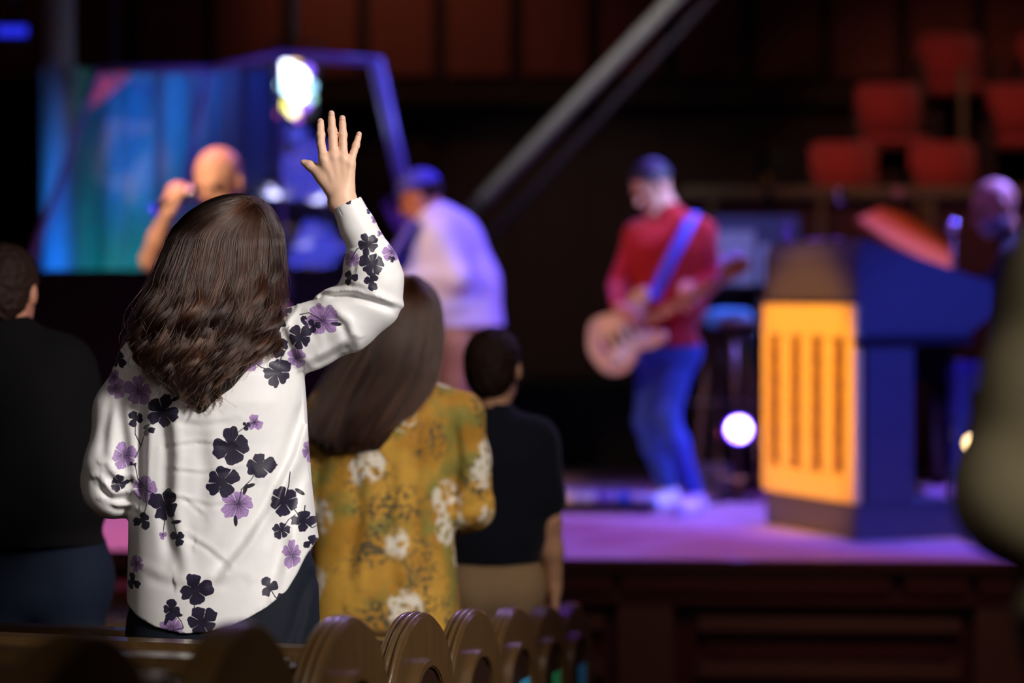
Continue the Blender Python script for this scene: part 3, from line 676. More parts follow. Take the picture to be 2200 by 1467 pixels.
# ------------------------------------------------------------------ grand piano behind the lectern
t = empty('grand_piano', (2.1, 14.5, STZ), 0, 'black grand piano with its raised lid lit orange, right of the lectern', 'piano'); o3 = t.location
rim = [(.30, -.72), (.30, .70), (-.20, .70), (-.38, .5), (-.42, .1), (-.52, -.35), (-.50, -.62), (-.38, -.74)]
prism('rim', [(a_, b_, .62) for a_, b_ in rim], (0, 0, .30), M_blackgl, t, .01)
prism('keyboard', [(.30, -.66, .62), (.30, .64, .62), (.48, .64, .62), (.48, -.66, .62)], (0, 0, .09), M_white, t, .004)
prism('key_bed', [(.28, -.72, .56), (.28, .70, .56), (.52, .70, .56), (.52, -.72, .56)], (0, 0, .058), M_blackgl, t, .006)
pts = [P(x_, y_, d_)-o3 for x_, y_, d_ in ((1836, 478, 14.1), (1880, 462, 14.9), (1940, 468, 15.1), (1995, 500, 15.1), (2045, 545, 14.8), (2036, 592, 14.0), (1985, 568, 13.95), (1910, 520, 13.95))]
cen = sum(pts, Vector())/8; nn = (pts[0]-pts[4]).cross(pts[2]-pts[6]).normalized()
pts = [p_-nn*(p_-cen).dot(nn) for p_ in pts]
prism('lid', pts, nn*.025 if nn.z > 0 else nn*-.025, mat('piano_lid_underside', 'd8702c', .35, .15, 10, coat=.5), t, .004)
tube('lid_prop', [(-.2, .4, .92), (cen.x, cen.y+.1, cen.z-.03)], .012, M_blackmetal, t)
for a_, b_ in ((.22, -.6), (.22, .6), (-.35, -.3)): lathe('leg', [(.03, .03), (.035, .1), (.06, .5), (.065, .62)], (a_, b_, 0), (0, 0, 1), M_blackgl, t); 
box('pedal_box', (.1, -.12, .05), (.14, .12, .62), M_blackgl, t)
q = P(2170, 900, 13.8)
t = empty('piano_stool', (q.x+.03, 13.85, STZ), 0, 'high round stool the bearded pianist sits on', 'stool')
lathe('seat', [(.001, .50), (.19, .50), (.20, .52), (.19, .565), (.001, .57)], (0, 0, 0), (0, 0, 1), M_black, t)
for k in range(4): an = k*PI/2+.5; tube('leg', [(.1*math.cos(an), .1*math.sin(an), .5), (.2*math.cos(an), .2*math.sin(an), .01)], .015, M_blackmetal, t)

# ------------------------------------------------------------------ gear around the guitarist
def pt(px, py, y): return P(px, py, y)
p = pt(1632, 615, 15.25)
t = empty('music_stand', (p.x, 15.25, STZ), 0, 'wide music stand with pale sheets in blue light, behind the guitarist', 'stand'); 
zz = p.z-STZ
box('desk', (-.27, .0, zz), (.24, .02, zz+.42), mat('stand_desk', '6a6a88', .5), t, .006)
box('shelf', (-.27, -.06, zz-.01), (.24, .0, zz+.0), M_blackmetal, t, .003)
box('sheet', (-.25, -.006, zz+.01), (-.03, -.001, zz+.33), M_white, t, 0); box('sheet', (.0, -.006, zz+.01), (.2, -.001, zz+.25), M_white, t, 0)
tube('pole', [(0, .02, 0), (0, .02, zz+.1)], .014, M_metal, t)
for k in range(3): an = k*2*PI/3; tube('leg', [(0, .02, .25), (.2*math.cos(an), .02+.2*math.sin(an), .01)], .01, M_metal, t)
p = pt(1607, 625, 15.5); zt = p.z-STZ
t = empty('amplifier', (p.x-.02, 15.55, STZ), 0, 'tall black amplifier cabinet between the guitarist and the lectern', 'amplifier')
box('cabinet', (-.22, 0, 0), (.2, .35, zt), M_black, t, .015); box('speaker_grille', (-.2, -.012, .05), (.18, -.001, zt*.62), mat('grille_cloth', '16121a', .9, .2, 200), t, .004)
box('control_panel', (-.2, -.012, zt*.7), (.18, -.001, zt*.88), M_blackmetal, t, .003)
for k in range(6): lathe('knob', [(.001, 0), (.012, 0), (.010, .015), (.001, .015)], (-.15+.06*k, -.012, zt*.79), (0, -1, 0), M_chrome, t, 10)
tube('handle', [(-.08, .17, zt), (-.07, .17, zt+.03), (.06, .17, zt+.03), (.07, .17, zt)], .008, M_black, t)
p = pt(1555, 680, 14); zt = p.z-STZ
t = empty('bar_stool', (p.x+.02, 14.0, STZ), 0, 'high wooden stool under the teal cloth beside the guitarist', 'stool')
lathe('seat', [(.001, zt-.05), (.15, zt-.05), (.16, zt-.03), (.15, zt-.01), (.001, zt-.01)], (0, 0, 0), (0, 0, 1), M_rail, t)
for k in range(4): an = k*PI/2+.25; tube('leg', [(.09*math.cos(an), .09*math.sin(an), zt-.04), (.19*math.cos(an), .19*math.sin(an), .01)], .016, M_rail, t)
tube('footrest', [(.15*math.cos(a_), .15*math.sin(a_), .3) for a_ in np.linspace(0, 2*PI, 20)], .008, M_blackmetal, t)
cp_ = [ell((p.x+.02, 14, p.z+.012), (.13, .12, .035), .02), ell((p.x-.06, 13.9, p.z-.01), (.06, .05, .05), .03), ell((p.x+.1, 13.92, p.z-.005), (.05, .04, .045), .03)]
tag(blob('folded_cloth', cp_, .008, mat('teal_cloth', '5ac8d8', .7, .1)), 'crumpled teal cloth lying on the high wooden stool', 'cloth')
light('SPOT', 'teal_accent_light', (2.4, 12.4, 4.5), (p.x, 14, p.z), 60, (.1, .8, 1), .1, 8, .5)
# par lamp on the floor
p = pt(1587, 922, 13.5); 
t = empty('floor_lamp', (p.x, 13.5, STZ), 0, 'round floor lamp blazing white-violet left of the lectern', 'lamp'); zz = p.z-STZ
lathe('housing', [(.001, .16), (.05, .16), (.085, .06), (.09, -.01), (.085, -.02), (.07, -.005)], (0, 0, zz), (0, 1, 0), M_blackmetal, t)
lathe('lens', [(.0005, 0), (.062, 0), (.062, .01), (.0005, .01)], (0, -.008, zz), (0, 1, 0), mat('par_lens', 'f0e0ff', .3, 0, emit='e8d8ff', estr=12), t)
lathe('lens_ring', [(.062, 0), (.078, 0), (.078, .01), (.062, .01)], (0, -.008, zz), (0, 1, 0), mat('par_ring', '7030ff', .3, 0, emit='6a20ff', estr=1.6), t)
tube('yoke', [(-.1, .03, zz), (-.1, .03, .12), (.1, .03, .12), (.1, .03, zz)], .01, M_brass, t); tube('post', [(0, .03, .02), (0, .03, .12)], .03, M_brass, t)
lathe('base', [(.001, 0), (.11, 0), (.11, .02), (.001, .02)], (0, .03, 0), (0, 0, 1), M_blackmetal, t)
# keyboard-like case behind
p = pt(1560, 845, 14.2)
t = empty('road_case', (p.x+.02, 14.35, STZ), 0, 'low black road case with metal edges behind the floor lamp', 'case'); zz = p.z-STZ
box('case_body', (-.2, -.15, .03), (.22, .15, zz), M_black, t, .008); box('lid_edge', (-.205, -.156, zz-.06), (.225, .156, zz-.04), M_metal, t, .003)
for sx in (-.17, .19):
    for sy_ in (-.11, .11): lathe('caster', [(.001, -.012), (.018, -.012), (.018, .012), (.001, .012)], (sx, sy_, .018), (1, 0, 0), M_blackmetal, t, 12)
# floor clutter: pedals on a board
p = pt(1300, 1092, 12.75)
t = empty('pedalboard', (p.x, 12.85, STZ), .04, 'flat black pedalboard on the stage at the guitarist\'s feet', 'pedalboard')
box('board', (-.24, -.10, .02), (.26, .12, .05), M_blackmetal, t, .006)
for sx in (-.2, .2): box('foot', (sx-.03, -.09, 0), (sx+.03, .11, .02), M_black, t, .002)
M_ped = [mat('pedal_silver', 'c8c8e0', .35, .05, metal=.3), mat('pedal_blue', '4060d0', .35, .05), mat('pedal_cream', 'e8d8b8', .4, .05), mat('pedal_violet', '7058c8', .4, .05)]
for k, (mx_, nm) in enumerate(((2, 'cream'), (0, 'silver'), (3, 'violet'), (1, 'blue'), (0, 'silver'))):
    pos = ('first from the left', 'second from the left', 'in the middle', 'fourth from the left', 'at the right end')[k]
    tt = empty('effect_pedal', (p.x-.19+k*.095, 12.83, STZ+.052), .04, f'small {nm} effect pedal on the pedalboard, {pos}', 'pedal', 'effect pedals on the pedalboard')
    prism('pedal_body', [(-.036, -.055, 0), (-.036, .055, 0), (-.036, .055, .05), (-.036, -.055, .03)], (.072, 0, 0), M_ped[mx_], tt, .004)
    lathe('footswitch', [(.001, 0), (.010, 0), (.010, .02), (.001, .02)], (0, -.03, .033), (0, 0, 1), M_chrome, tt, 12)
    for sx in (-.018, .018): lathe('knob', [(.001, 0), (.008, 0), (.007, .014), (.001, .014)], (sx, .03, .043), (0, 0, 1), M_black, tt, 10)
p = pt(1230, 1080, 13)
t = empty('power_strip', (p.x, 13.0, STZ), .1, 'pale power strip on the stage left of the pedalboard', 'power strip')
box('strip_body', (-.09, -.03, 0), (.12, .03, .04), M_white, t, .005)
for k in range(3): lathe('socket', [(.001, 0), (.018, 0), (.018, .004), (.001, .004)], (-.05+.06*k, 0, .04), (0, 0, 1), M_grey, t, 12)
tag(tube('cable', [(p.x+.1, 13, STZ+.02), (p.x+.2, 12.95, STZ+.012), (p.x+.3, 13.05, STZ+.012), (p.x+.55, 13.1, STZ+.012), (p.x+.8, 13.3, STZ+.012)], .008, M_black), 'black cable trailing over the stage behind the pedals', 'cable')
p = pt(1535, 985, 13.9)
t = empty('stage_box', (p.x, 13.9, STZ), .2, 'small dull metal junction box on the stage left of the floor lamp', 'box')
box('box_body', (-.09, -.06, 0), (.09, .06, .17), M_metal, t, .008)
for k in range(3): lathe('connector', [(.001, 0), (.018, 0), (.018, .012), (.001, .012)], (-.055+.055*k, -.06, .1), (0, -1, 0), M_blackmetal, t, 12)
p = pt(2088, 952, 13.3)
t = empty('warm_lamp', (p.x, 13.3, STZ), 0, 'small warm yellow lamp half hidden by the blurred sleeve', 'lamp')
zz = p.z-STZ; lathe('bulb', [(.035*math.sin(a_)+.0003, -.035*math.cos(a_)) for a_ in np.linspace(0.02, PI-.02, 14)], (0, 0, zz), (0, 0, 1), mat('warm_bulb', 'ffe8b0', .3, 0, emit='ffd890', estr=6), t)
tube('post', [(0, 0, .02), (0, 0, zz-.03)], .012, M_blackmetal, t); lathe('base', [(.001, 0), (.08, 0), (.08, .02), (.001, .02)], (0, 0, 0), (0, 0, 1), M_blackmetal, t)

# ------------------------------------------------------------------ pews
PW = []
yaw = math.radians(-16)   # local +y points forward-right
PR = .225
def arch(r, z1, z0, dx=0, n=28):   # outline in local (y, z): from front foot over the arch to the back foot
    pts = [(-r+dx, z0)]+[(-r*math.cos(a_)+dx, z1-r+r*math.sin(a_)) for a_ in np.linspace(0, PI, n)]+[(r+dx, z0)]
    return pts
def make_pew(hz, fz):
    """local origin: centre of the end panel at floor level; +x = towards the aisle, +y forward; seat runs to -x"""
    t = empty('pew'); L_ = 4.2
    prism('end_panel', [(-.018, y_, z_) for y_, z_ in arch(PR-.008, hz-.008, 0)], (.048, 0, 0), M_pew, t, .004)
    # three rounded beads on the rim
    for k, (xo, rr) in enumerate(((-.012, .0055), (0.003, .0075), (.018, .0055))):
        pts = [(xo, y_, z_) for y_, z_ in arch(PR-.0075, hz-.0075, 0)]
        tube('rim_bead', pts, rr, M_pew, t, 8)
    # niche moulding on the aisle face
    n1 = arch(.118, hz-.095, .12); n2 = arch(.098, hz-.115, .12)
    bm = bmesh.new(); va = [[bm.verts.new((xx, a_[0], a_[1])) for a_ in n_] for n_, xx in ((n1, .030), (n1, .044), (n2, .044), (n2, .030))]
    for A_, B_ in zip(va, va[1:]):
        for i in range(len(A_)-1): bm.faces.new((A_[i], A_[i+1], B_[i+1], B_[i]))
    bmesh.ops.recalc_face_normals(bm, faces=bm.faces); bm_obj('niche_moulding', bm, M_pew, t, bevel=.003)
    prism('niche_panel', [(.0305, a_[0], a_[1]) for a_ in arch(.096, hz-.117, .12)], (.004, 0, 0), M_pewd, t, 0)
    box('backrest', (-L_, -.16, .40), (-.031, -.125, hz-.10), M_pew, t, .004)
    box('top_rail', (-L_, -.185, hz-.099), (-.031, -.10, hz-.06), M_pew, t, .012)
    box('moulding', (-L_, -.172, hz-.15), (-.031, -.161, hz-.115), M_pewd, t, .004)
    box('seat', (-L_, -.124, .38), (-.031, .03, .42), M_pewd, t, .01)
    box('book_rack', (-L_, -.25, hz-.30), (-.031, -.161, hz-.28), M_pewd, t, .004)
    for xx in (-1.4, -2.8): box('support', (xx, -.1, 0), (xx+.05, .02, .38), M_pewd, t, .004)
    return t
names = {-3: 'nearest dark pew, its blurred arched end at the bottom left', -2: 'second nearest pew with a blurred arched end under the white blouse',
         -1: 'pew with a broad arched end just right of the navy trousers', 0: 'pew with a crisp arched end beneath the mustard blouse',
         1: 'pew with a crisp arched end beside the khaki trousers', 2: 'pew whose arched end carries only a sliver of blue card',
         3: 'pew whose arched end carries a green card', 4: 'farthest pew, its arched end carrying a blue card'}
pe = None
for i in range(-3, 5):
    d = 5.3*(1+.15*i); xx = 5.3*(-.0355+.0187*i); fz = floor_z(d); hz = .793-.115*(d-5.3)-fz
    loc = (xx-.022, d, fz)
    if pe is None: pe = make_pew(hz, fz); o = pe; o.location = loc
    else: o = copy_tree(pe, loc)
    o.rotation_euler = (0, 0, yaw); tag(o, names[i], 'pew', 'arched pews along the aisle')
    if i in (2, 3, 4):
        cn = {2: '3aa0c8', 3: '3cb878', 4: '38a8d8'}[i]; nm = {2: 'sky-blue', 3: 'green', 4: 'blue'}[i]
        px, py, hh = {2: (1110, 1459, .1), 3: (1184, 1443, .12), 4: (1247, 1428, .12)}[i]
        m_ = mat('card_'+nm.replace('-', '_'), cn, .6, .05)
        q = P(px, py, d-.02)
        cm = Matrix.Rotation(yaw, 4, 'Z')
        ct = tag(prism('marker_card', [(xx, 0, 0)]*0+[cm @ Vector((.048, -.045, 0)), cm @ Vector((.048, .045, 0)), cm @ Vector((.048, .045, -hh)), cm @ Vector((.048, -.045, -hh))], cm @ Vector((.002, 0, 0)), m_, None, 0),
                 {2: 'sliver of sky-blue card on the pew end at the frame bottom', 3: 'green marker card hung on an arched pew end', 4: 'blue marker card on the farthest arched pew end'}[i], 'card', 'marker cards on the pew ends')
        ct.location = (xx-.022, d, q.z)
# ------------------------------------------------------------------ the woman with the raised hand
W = lambda px, py, y=5.5: P(px, py, y)
FZ = floor_z(5.55)
HC = W(500, 540, 5.56)                      # head centre
hf = Vector((.12, 1, .05)).normalized()
SH = [W(318, 785, 5.54), W(598, 742, 5.52)]; EL = [W(236, 1040, 5.54), W(800, 640, 5.50)]
LWR = W(345, 1020, 5.74)
HW = lambda x_, y_, dy=0: W(x_, y_, 5.47+dy)
RW = HW(736, 432)
hero = head_prims(HC, hf, (0, 0, 1), 1.0)
nb = W(478, 705, 5.54)
hero += [cap(nb, HC-Vector((0, 0, .05)), .055, .05, .03)]
hp = (W(400, 1330, 5.53), W(545, 1330, 5.53))
Jh = dict(neck=nb, sh=[SH[0].lerp(nb, .12), SH[1].lerp(nb, .2)], hip=hp)
hero += torso_prims(Jh, .82)
for s_ in (0, 1): pass
hero += arm_prims(SH[0], EL[0], LWR, .85)
hero += [cap(SH[1], EL[1], .042, .034, .03), cap(EL[1], HW(790, 535, .01), .034, .030, .02), cap(HW(790, 535, .01), RW, .030, .0255, .02)]
hero += hand_prims(LWR, (.6, .6, .45), (.3, .7, -.5), -1, .5, .95)
# raised hand, back of the hand to the camera
wr_l, wr_r = HW(720, 437), HW(750, 424)
mc = {'i': HW(696, 341), 'm': HW(718, 336), 'r': HW(738, 340), 'p': HW(753, 352)}
hero += [cap(wr_l, HW(727, 420), .0135, .0135, .02), cap(wr_r, HW(745, 415), .013, .013, .02), cap(HW(733, 440), HW(733, 410), .018, .018, .015)]
pm = HW(735, 405)
for k_, r_ in (('i', .0125), ('m', .013), ('r', .0125), ('p', .0115)):
    st_ = pm.lerp(mc[k_], .08); st_.x += {'i': -.012, 'm': -.004, 'r': .005, 'p': .012}[k_]
    hero.append(cap(st_, mc[k_], .0135, r_, .012))
    # tendon ridge on the back of the hand
    a_ = st_+Vector((0, -.0115, 0)); b_ = mc[k_]+Vector((0, -.0095, 0)); hero.append(cap(a_, b_, .0022, .0032, .0045))
fing = {'i': [(690, 310), (689, 290), (688.5, 272), (688.5, 261)], 'm': [(715, 300), (714, 280), (712.5, 258), (712, 244)], 'r': [(737, 308), (737, 290), (736, 268), (735.5, 254)], 'p': [(760, 327), (765, 312), (769, 298), (771.5, 288)]}
rad = {'i': (.0092, .0087, .0082, .0076), 'm': (.0096, .0088, .0080, .0074), 'r': (.0090, .0084, .0078, .0074), 'p': (.0080, .0074, .0068, .0064)}
for k_ in 'imrp':
    q = [mc[k_]]+[HW(x_, y_, .004*(n_+1)) for n_, (x_, y_) in enumerate(fing[k_])]; r4 = (rad[k_][0]+.0012,)+rad[k_]
    for n_ in range(4): hero.append(cap(q[n_], q[n_+1], r4[n_], r4[n_+1], .0025))
    hero.append(ell(q[2], (r4[2]*1.04, r4[2]*1.04, r4[2]*.95), .006))     # middle knuckle
    hero.append(ell(mc[k_]+Vector((0, -.004, 0)), (.0085, .009, .010), .008))   # knuckle
tq = [HW(712, 408, .002), HW(697, 385, .006), HW(682, 368, .010), HW(667, 356, .014), HW(652, 348.5, .018)]
for a_, b_, r1, r2 in zip(tq, tq[1:], (.016, .0145, .0112, .0098), (.0145, .0115, .0100, .0072)): hero.append(cap(a_, b_, r1, r2, .009))
hero.append(cap(HW(690, 378, .008), HW(698, 356, .004), .009, .008, .014))
# legs
for i, sx in ((0, -1), (1, 1)):
    an = Vector((hp[i].x+sx*.02, 5.55, FZ+.09)); kn = hp[i].lerp(an, .5); hero += leg_prims(hp[i], kn, an, .85)
    hero.append(cap(an-Vector((0, 0, .05)), an+Vector((0, .12, -.06)), .03, .024, .02))
body = blob('person', hero, .0032, M_skin_hero, None, smooth=1)
tag(body, 'woman seen from behind, right hand raised, white blouse with dark and lilac flowers', 'person')
eyes(body, HC, hf, (0, 0, 1)); r_, f_, u_ = frame(hf)
tube('mouth', [HC+r_*a_+f_*b_-u_*.061 for a_, b_ in ((-.022, .0905), (0, .0965), (.022, .0905))], .0045, M_lips, body, 8)
# fingernails are on the palm-away side: seen from behind
M_nail = mat('fingernail', 'e8b8a4', .25, .03, coat=.4)
for k_ in 'imrp':
    x_, y_ = fing[k_][3]; c_ = HW(x_, y_+2, .016); rr = rad[k_][3]
    lathe('fingernail', [(.0001, .0), (rr*.62, .0), (rr*.5, .0012), (.0001, .0016)], c_+Vector((0, -rr*1.02+.0, 0)), (0, -1, .05), M_nail, body, 14)
# trousers
TR_ = lambda py, xl, xr, b: (W(xl, py, 5.50).z, W(xl, py, 5.50).x, W(xr, py, 5.50).x, 5.535, b)
tp = [stack([TR_(1130, 320, 640, .10), TR_(1200, 300, 668, .118), TR_(1290, 280, 680, .135), TR_(1330, 268, 684, .14), TR_(1400, 264, 684, .142), TR_(1500, 270, 674, .135)], .03)]
for i, sx in ((0, -1), (1, 1)):
    an = Vector((hp[i].x+sx*.02, 5.55, FZ+.09)); kn = hp[i].lerp(an, .5); tp += [cap(hp[i]+Vector((0, 0, -.10)), kn, .102, .075, .06), cap(kn, an+Vector((0, 0, .02)), .075, .055, .03)]
tp += [crease([W(660, 1240), W(640, 1330), W(610, 1420)], .012, .006, 5.3, 5.55)]
blob('trousers', tp, .007, M_trousers, body)
for i, sx in ((0, -1), (1, 1)):
    an = Vector((hp[i].x+sx*.02, 5.55, FZ+.09)); z0 = FZ
    blob('shoe', [cap(an-Vector((0, 0, .03)), an-Vector((0, 0, .05)), .038, .038, .02), cap(an-Vector((0, 0, .055)), an+Vector((0, .14, -.065)), .036, .03, .02)], .006, M_blackgl, body, [lambda x, y, z: z0-z+0*x+0*y])

# ---- blouse
CY, BK = 5.535, 5.42
def row(py, xl, xr, cy=CY, b=.125): a_, c_ = W(xl, py, 5.50), W(xr, py, 5.50); return (a_.z, a_.x, c_.x, cy, b)
rows = [row(738, 345, 590, 5.54, .085), row(760, 300, 632, 5.54, .105), row(800, 284, 650, CY, .118), row(860, 276, 655, CY, .126), row(950, 274, 660), row(1040, 272, 667, CY, .13), row(1120, 272, 676, CY, .135),
        row(1200, 271, 688, CY, .14), row(1300, 268, 694, CY, .148), row(1390, 266, 696, CY, .152)]
bl = [stack(rows, .03), cap(W(475, 715, 5.54), W(312, 775, 5.54), .052, .050, .04), cap(W(478, 710, 5.54), W(596, 727, 5.53), .05, .056, .04),
      cap(W(478, 690, 5.54), W(478, 730, 5.54), .062, .075, .03)]
ls = [cap(W(306, 785, 5.54), W(262, 880, 5.53), .052, .056, .03), cap(W(262, 880, 5.53), W(243, 1000, 5.52), .056, .060, .03),
      cap(W(243, 1000, 5.52), W(242, 1050, 5.53), .060, .062, .02), cap(W(242, 1048, 5.53), W(320, 1035, 5.70), .060, .045, .02),
      cap(W(205, 1030, 5.53), W(240, 1060, 5.53), .022, .03, .03)]
rs = [cap(W(600, 735, 5.525), W(665, 722, 5.52), .066, .068, .025), cap(W(665, 724, 5.52), W(745, 684, 5.505), .068, .068, .02), cap(W(745, 684, 5.505), W(797, 646, 5.50), .068, .063, .02),
      cap(W(797, 644, 5.50), W(802, 600, 5.49), .063, .062, .02), cap(W(802, 600, 5.49), W(795, 560, 5.485), .060, .054, .02), cap(W(795, 558, 5.485), W(790, 535, 5.48), .054, .040, .015)]
bl += ls+rs
C = lambda pl, wd, amp, y0=5.30, y1=5.50: crease([W(a_, b_, 5.42) for a_, b_ in pl], wd, amp, y0, y1)
bl += [C([(650, 860), (615, 980), (570, 1080), (520, 1160), (455, 1240)], .012, .0075), C([(345, 870), (356, 980), (352, 1100), (372, 1220)], .016, .0085), C([(306, 840), (300, 950), (296, 1080)], .010, .006),
       C([(420, 900), (440, 1010), (425, 1130)], .018, .004), C([(640, 1000), (615, 1130), (585, 1260)], .014, .004), C([(560, 1060), (600, 1180), (560, 1300)], .02, .004),
       C([(350, 962), (420, 952), (500, 958)], .005, .0016), C([(365, 1010), (440, 1018), (520, 1008)], .005, .0016), C([(390, 1072), (450, 1086), (500, 1082)], .005, .0014), C([(400, 1150), (450, 1180), (490, 1215)], .006, .002),
       C([(345, 1060), (400, 1075), (440, 1110)], .005, .0015), C([(590, 690), (615, 740), (640, 790)], .010, .005), C([(655, 800), (662, 840), (660, 900)], .010, .004), C([(620, 660), (600, 690), (575, 705)], .007, .006),
       C([(352, 900), (430, 915), (510, 905)], .007, .0015), C([(300, 1240), (400, 1262), (520, 1250)], .012, .002),
       # left sleeve
       C([(262, 800), (248, 880), (256, 960), (262, 1040)], .012, .006), C([(232, 850), (215, 930), (212, 1000)], .010, .004), C([(198, 1040), (232, 1078), (276, 1072)], .008, .008), C([(215, 1010), (240, 1040), (275, 1040)], .008, .006), C([(215, 1085), (240, 1100), (275, 1100)], .006, .004),
       # right sleeve
       C([(690, 640), (760, 636), (820, 655), (852, 668)], .008, .010, 5.3, 5.6), C([(735, 612), (775, 622), (810, 640)], .007, .004, 5.3, 5.6), C([(700, 672), (735, 700), (748, 742)], .010, .006), C([(655, 792), (700, 770), (760, 735)], .008, .005),
       C([(770, 548), (762, 570), (758, 590)], .004, .002), C([(800, 530), (804, 550), (803, 570)], .004, .0016), C([(822, 526), (830, 545), (838, 570)], .004, .002), C([(740, 640), (790, 606), (840, 596)], .010, .0015), C([(780, 530), (781, 545), (778, 562)], .004, .0015),
       C([(630, 668), (660, 690), (672, 740)], .010, .003)]
hx = [W(a_, 1300, 5.47).x for a_ in (262, 272, 300, 340, 400, 450, 500, 540, 580, 620, 640, 655, 670, 690, 720)]
hz_ = [W(450, b_, 5.40).z for b_ in (1300, 1310, 1332, 1350, 1361, 1357, 1345, 1328, 1305, 1272, 1238, 1205, 1180, 1160, 1140)]
hem = lambda x, y, z: np.where(z < 1.0, np.interp(x, hx, hz_).astype(np.float32)-z+0*y, -.1+0*y)
ck = lambda x, y, z: np.where((z > 1.35), -.1, -.1)+0*x+0*y
V, Q = nets(bl, .0036, [hem, plane_cut(W(789, 532, 5.48), (-.42, 0, 1))if False else (lambda x, y, z: np.where((x < -.15)&(z > W(790, 540, 5.48).z+(W(790, 540).x-x)*-.0), -.1, -.1)+0*y)], 1)
# keep the neckline open: trim the top of the neck
blo = mesh_np('blouse', V, Q, M_white, body)
sm = blo.modifiers.new('sub', 'SUBSURF'); sm.levels = 1
dg = bpy.context.evaluated_depsgraph_get(); me2 = bpy.data.meshes.new_from_object(blo.evaluated_get(dg)); blo.modifiers.clear(); old = blo.data; blo.data = me2; bpy.data.meshes.remove(old)
# ---- cuff
cf = [cap(HW(790, 532, .01), HW(768, 487, .005), .0425, .038, .01), cap(HW(768, 487, .005), HW(745, 437, 0), .038, .0335, .01)]
nrm = (HW(745, 437)-HW(790, 532)).normalized()
cuff = blob('cuff', cf, .0028, M_white, body, [plane_cut(HW(745, 436), nrm), plane_cut(HW(789, 530), -nrm), lambda x, y, z: -(cap(HW(752, 452), HW(738, 422), .0295, .0295)[0](x, y, z))])
# ---- the printed flowers (signed distances stored on the vertices, edges drawn by the shader)
BR = random.Random(11)
FL = []   # (x, z, r, kind, rot, petals list)
def fl(px, py, r, kind, n=None, asp=1.0, rot=None):
    q = W(px, py, 5.42); rr = r*.00108
    n = n or (5 if kind == 'l' else BR.choice((4, 5))); rot = BR.uniform(0, 2*PI) if rot is None else rot
    pet = []
    for k in range(n):
        a_ = rot+2*PI*k/n+BR.uniform(-.18, .18); L_ = BR.uniform(.74, 1.12)
        pet.append((a_, L_, BR.uniform(.82, 1.16)))
    FL.append((q.x, q.z, rr, kind, pet, asp))
for a_ in ((293, 841, 30, 'l'), (243, 834, 24, 'l'), (348, 886, 34, 'd'), (284, 902, 18, 'd', 3), (313, 925, 15, 'd', 3), (259, 982, 26, 'l'), (248, 1041, 18, 'd', 4), (307, 1050, 30, 'l'), (354, 1086, 33, 'd'), (302, 1120, 20, 'd', 3),
           (349, 1150, 10, 'l', 3), (384, 1154, 17, 'd', 3), (498, 959, 36, 'd'), (547, 907, 17, 'l', 3), (530, 914, 9, 'd', 3), (477, 1032, 34, 'd'), (559, 1000, 30, 'd'), (514, 1082, 31, 'l'), (609, 1077, 31, 'd'), (604, 1139, 18, 'd'), (648, 1123, 21, 'd'),
           (627, 1193, 28, 'l', 5, .7), (664, 1168, 15, 'd', 3), (657, 973, 24, 'l', 4, .6), (579, 1259, 19, 'd', 3), (604, 1291, 15, 'd', 3), (423, 1264, 34, 'd'), (370, 1307, 20, 'd'), (439, 1332, 34, 'd'), (373, 1348, 28, 'l'), (289, 1214, 17, 'l'), (279, 1255, 18, 'd', 3),
           (569, 694, 14, 'd', 3), (596, 700, 18, 'd', 2), (641, 726, 28, 'd'), (588, 740, 26, 'd'), (690, 688, 32, 'l'), (672, 700, 15, 'd', 3), (592, 801, 30, 'd'), (633, 770, 22, 'l', 4), (536, 773, 26, 'l'), (609, 669, 12, 'd', 3), (649, 685, 8, 'd', 3),
           (240, 773, 20, 'd', 4), (232, 812, 16, 'l', 4), (789, 524, 23, 'd', 5), (800, 567, 27, 'd', 5), (797, 604, 18, 'd', 3), (755, 556, 18, 'l'), (751, 596, 15, 'd', 3), (841, 540, 19, 'l'), (841, 556, 8, 'd', 3), (738, 429, 14, 'd', 3), (791, 453, 7, 'd', 3), (803, 470, 9, 'l', 3), (814, 500, 7, 'l', 3),
           (280, 1000, 9, 'd', 2), (272, 1036, 10, 'd', 2)): fl(*a_)
leafs = [(378, 856, .5), (721, 696, -.1), (380, 1120, .2), (640, 1060, -.6), (528, 1050, 1.3), (537, 1043, .3), (384, 1318, 0), (508, 1117, -1.5), (583, 997, -.3), (566, 688, 1.), (651, 693, -.8), (360, 1330, 1.2), (640, 1116, .6)]
stems = [[(348, 886), (362, 858), (372, 845)], [(348, 886), (310, 920), (296, 960), (284, 985)], [(284, 1000), (290, 1030), (307, 1050)], [(307, 1050), (330, 1062), (354, 1086)], [(354, 1086), (372, 1115), (384, 1154)], [(354, 1100), (352, 1125), (349, 1150)], [(307, 1060), (313, 1085), (302, 1120)],
         [(498, 959), (510, 930), (530, 914), (547, 907)], [(559, 1000), (540, 1030), (520, 1050), (514, 1082)], [(609, 1077), (618, 1045), (621, 1015)], [(609, 1077), (632, 1100), (648, 1123)], [(604, 1139), (618, 1118), (632, 1108)], [(648, 1123), (665, 1140), (680, 1137)], [(579, 1259), (592, 1280), (604, 1291)],
         [(423, 1264), (421, 1300), (439, 1332)], [(370, 1307), (392, 1330), (398, 1345), (373, 1352)], [(689, 688), (660, 672), (640, 676)], [(592, 799), (600, 770), (615, 745)], [(536, 773), (560, 790), (592, 799)], [(754, 556), (765, 535), (789, 522)], [(284, 902), (284, 935), (296, 960)], [(648, 1123), (650, 1100), (651, 1090)]]
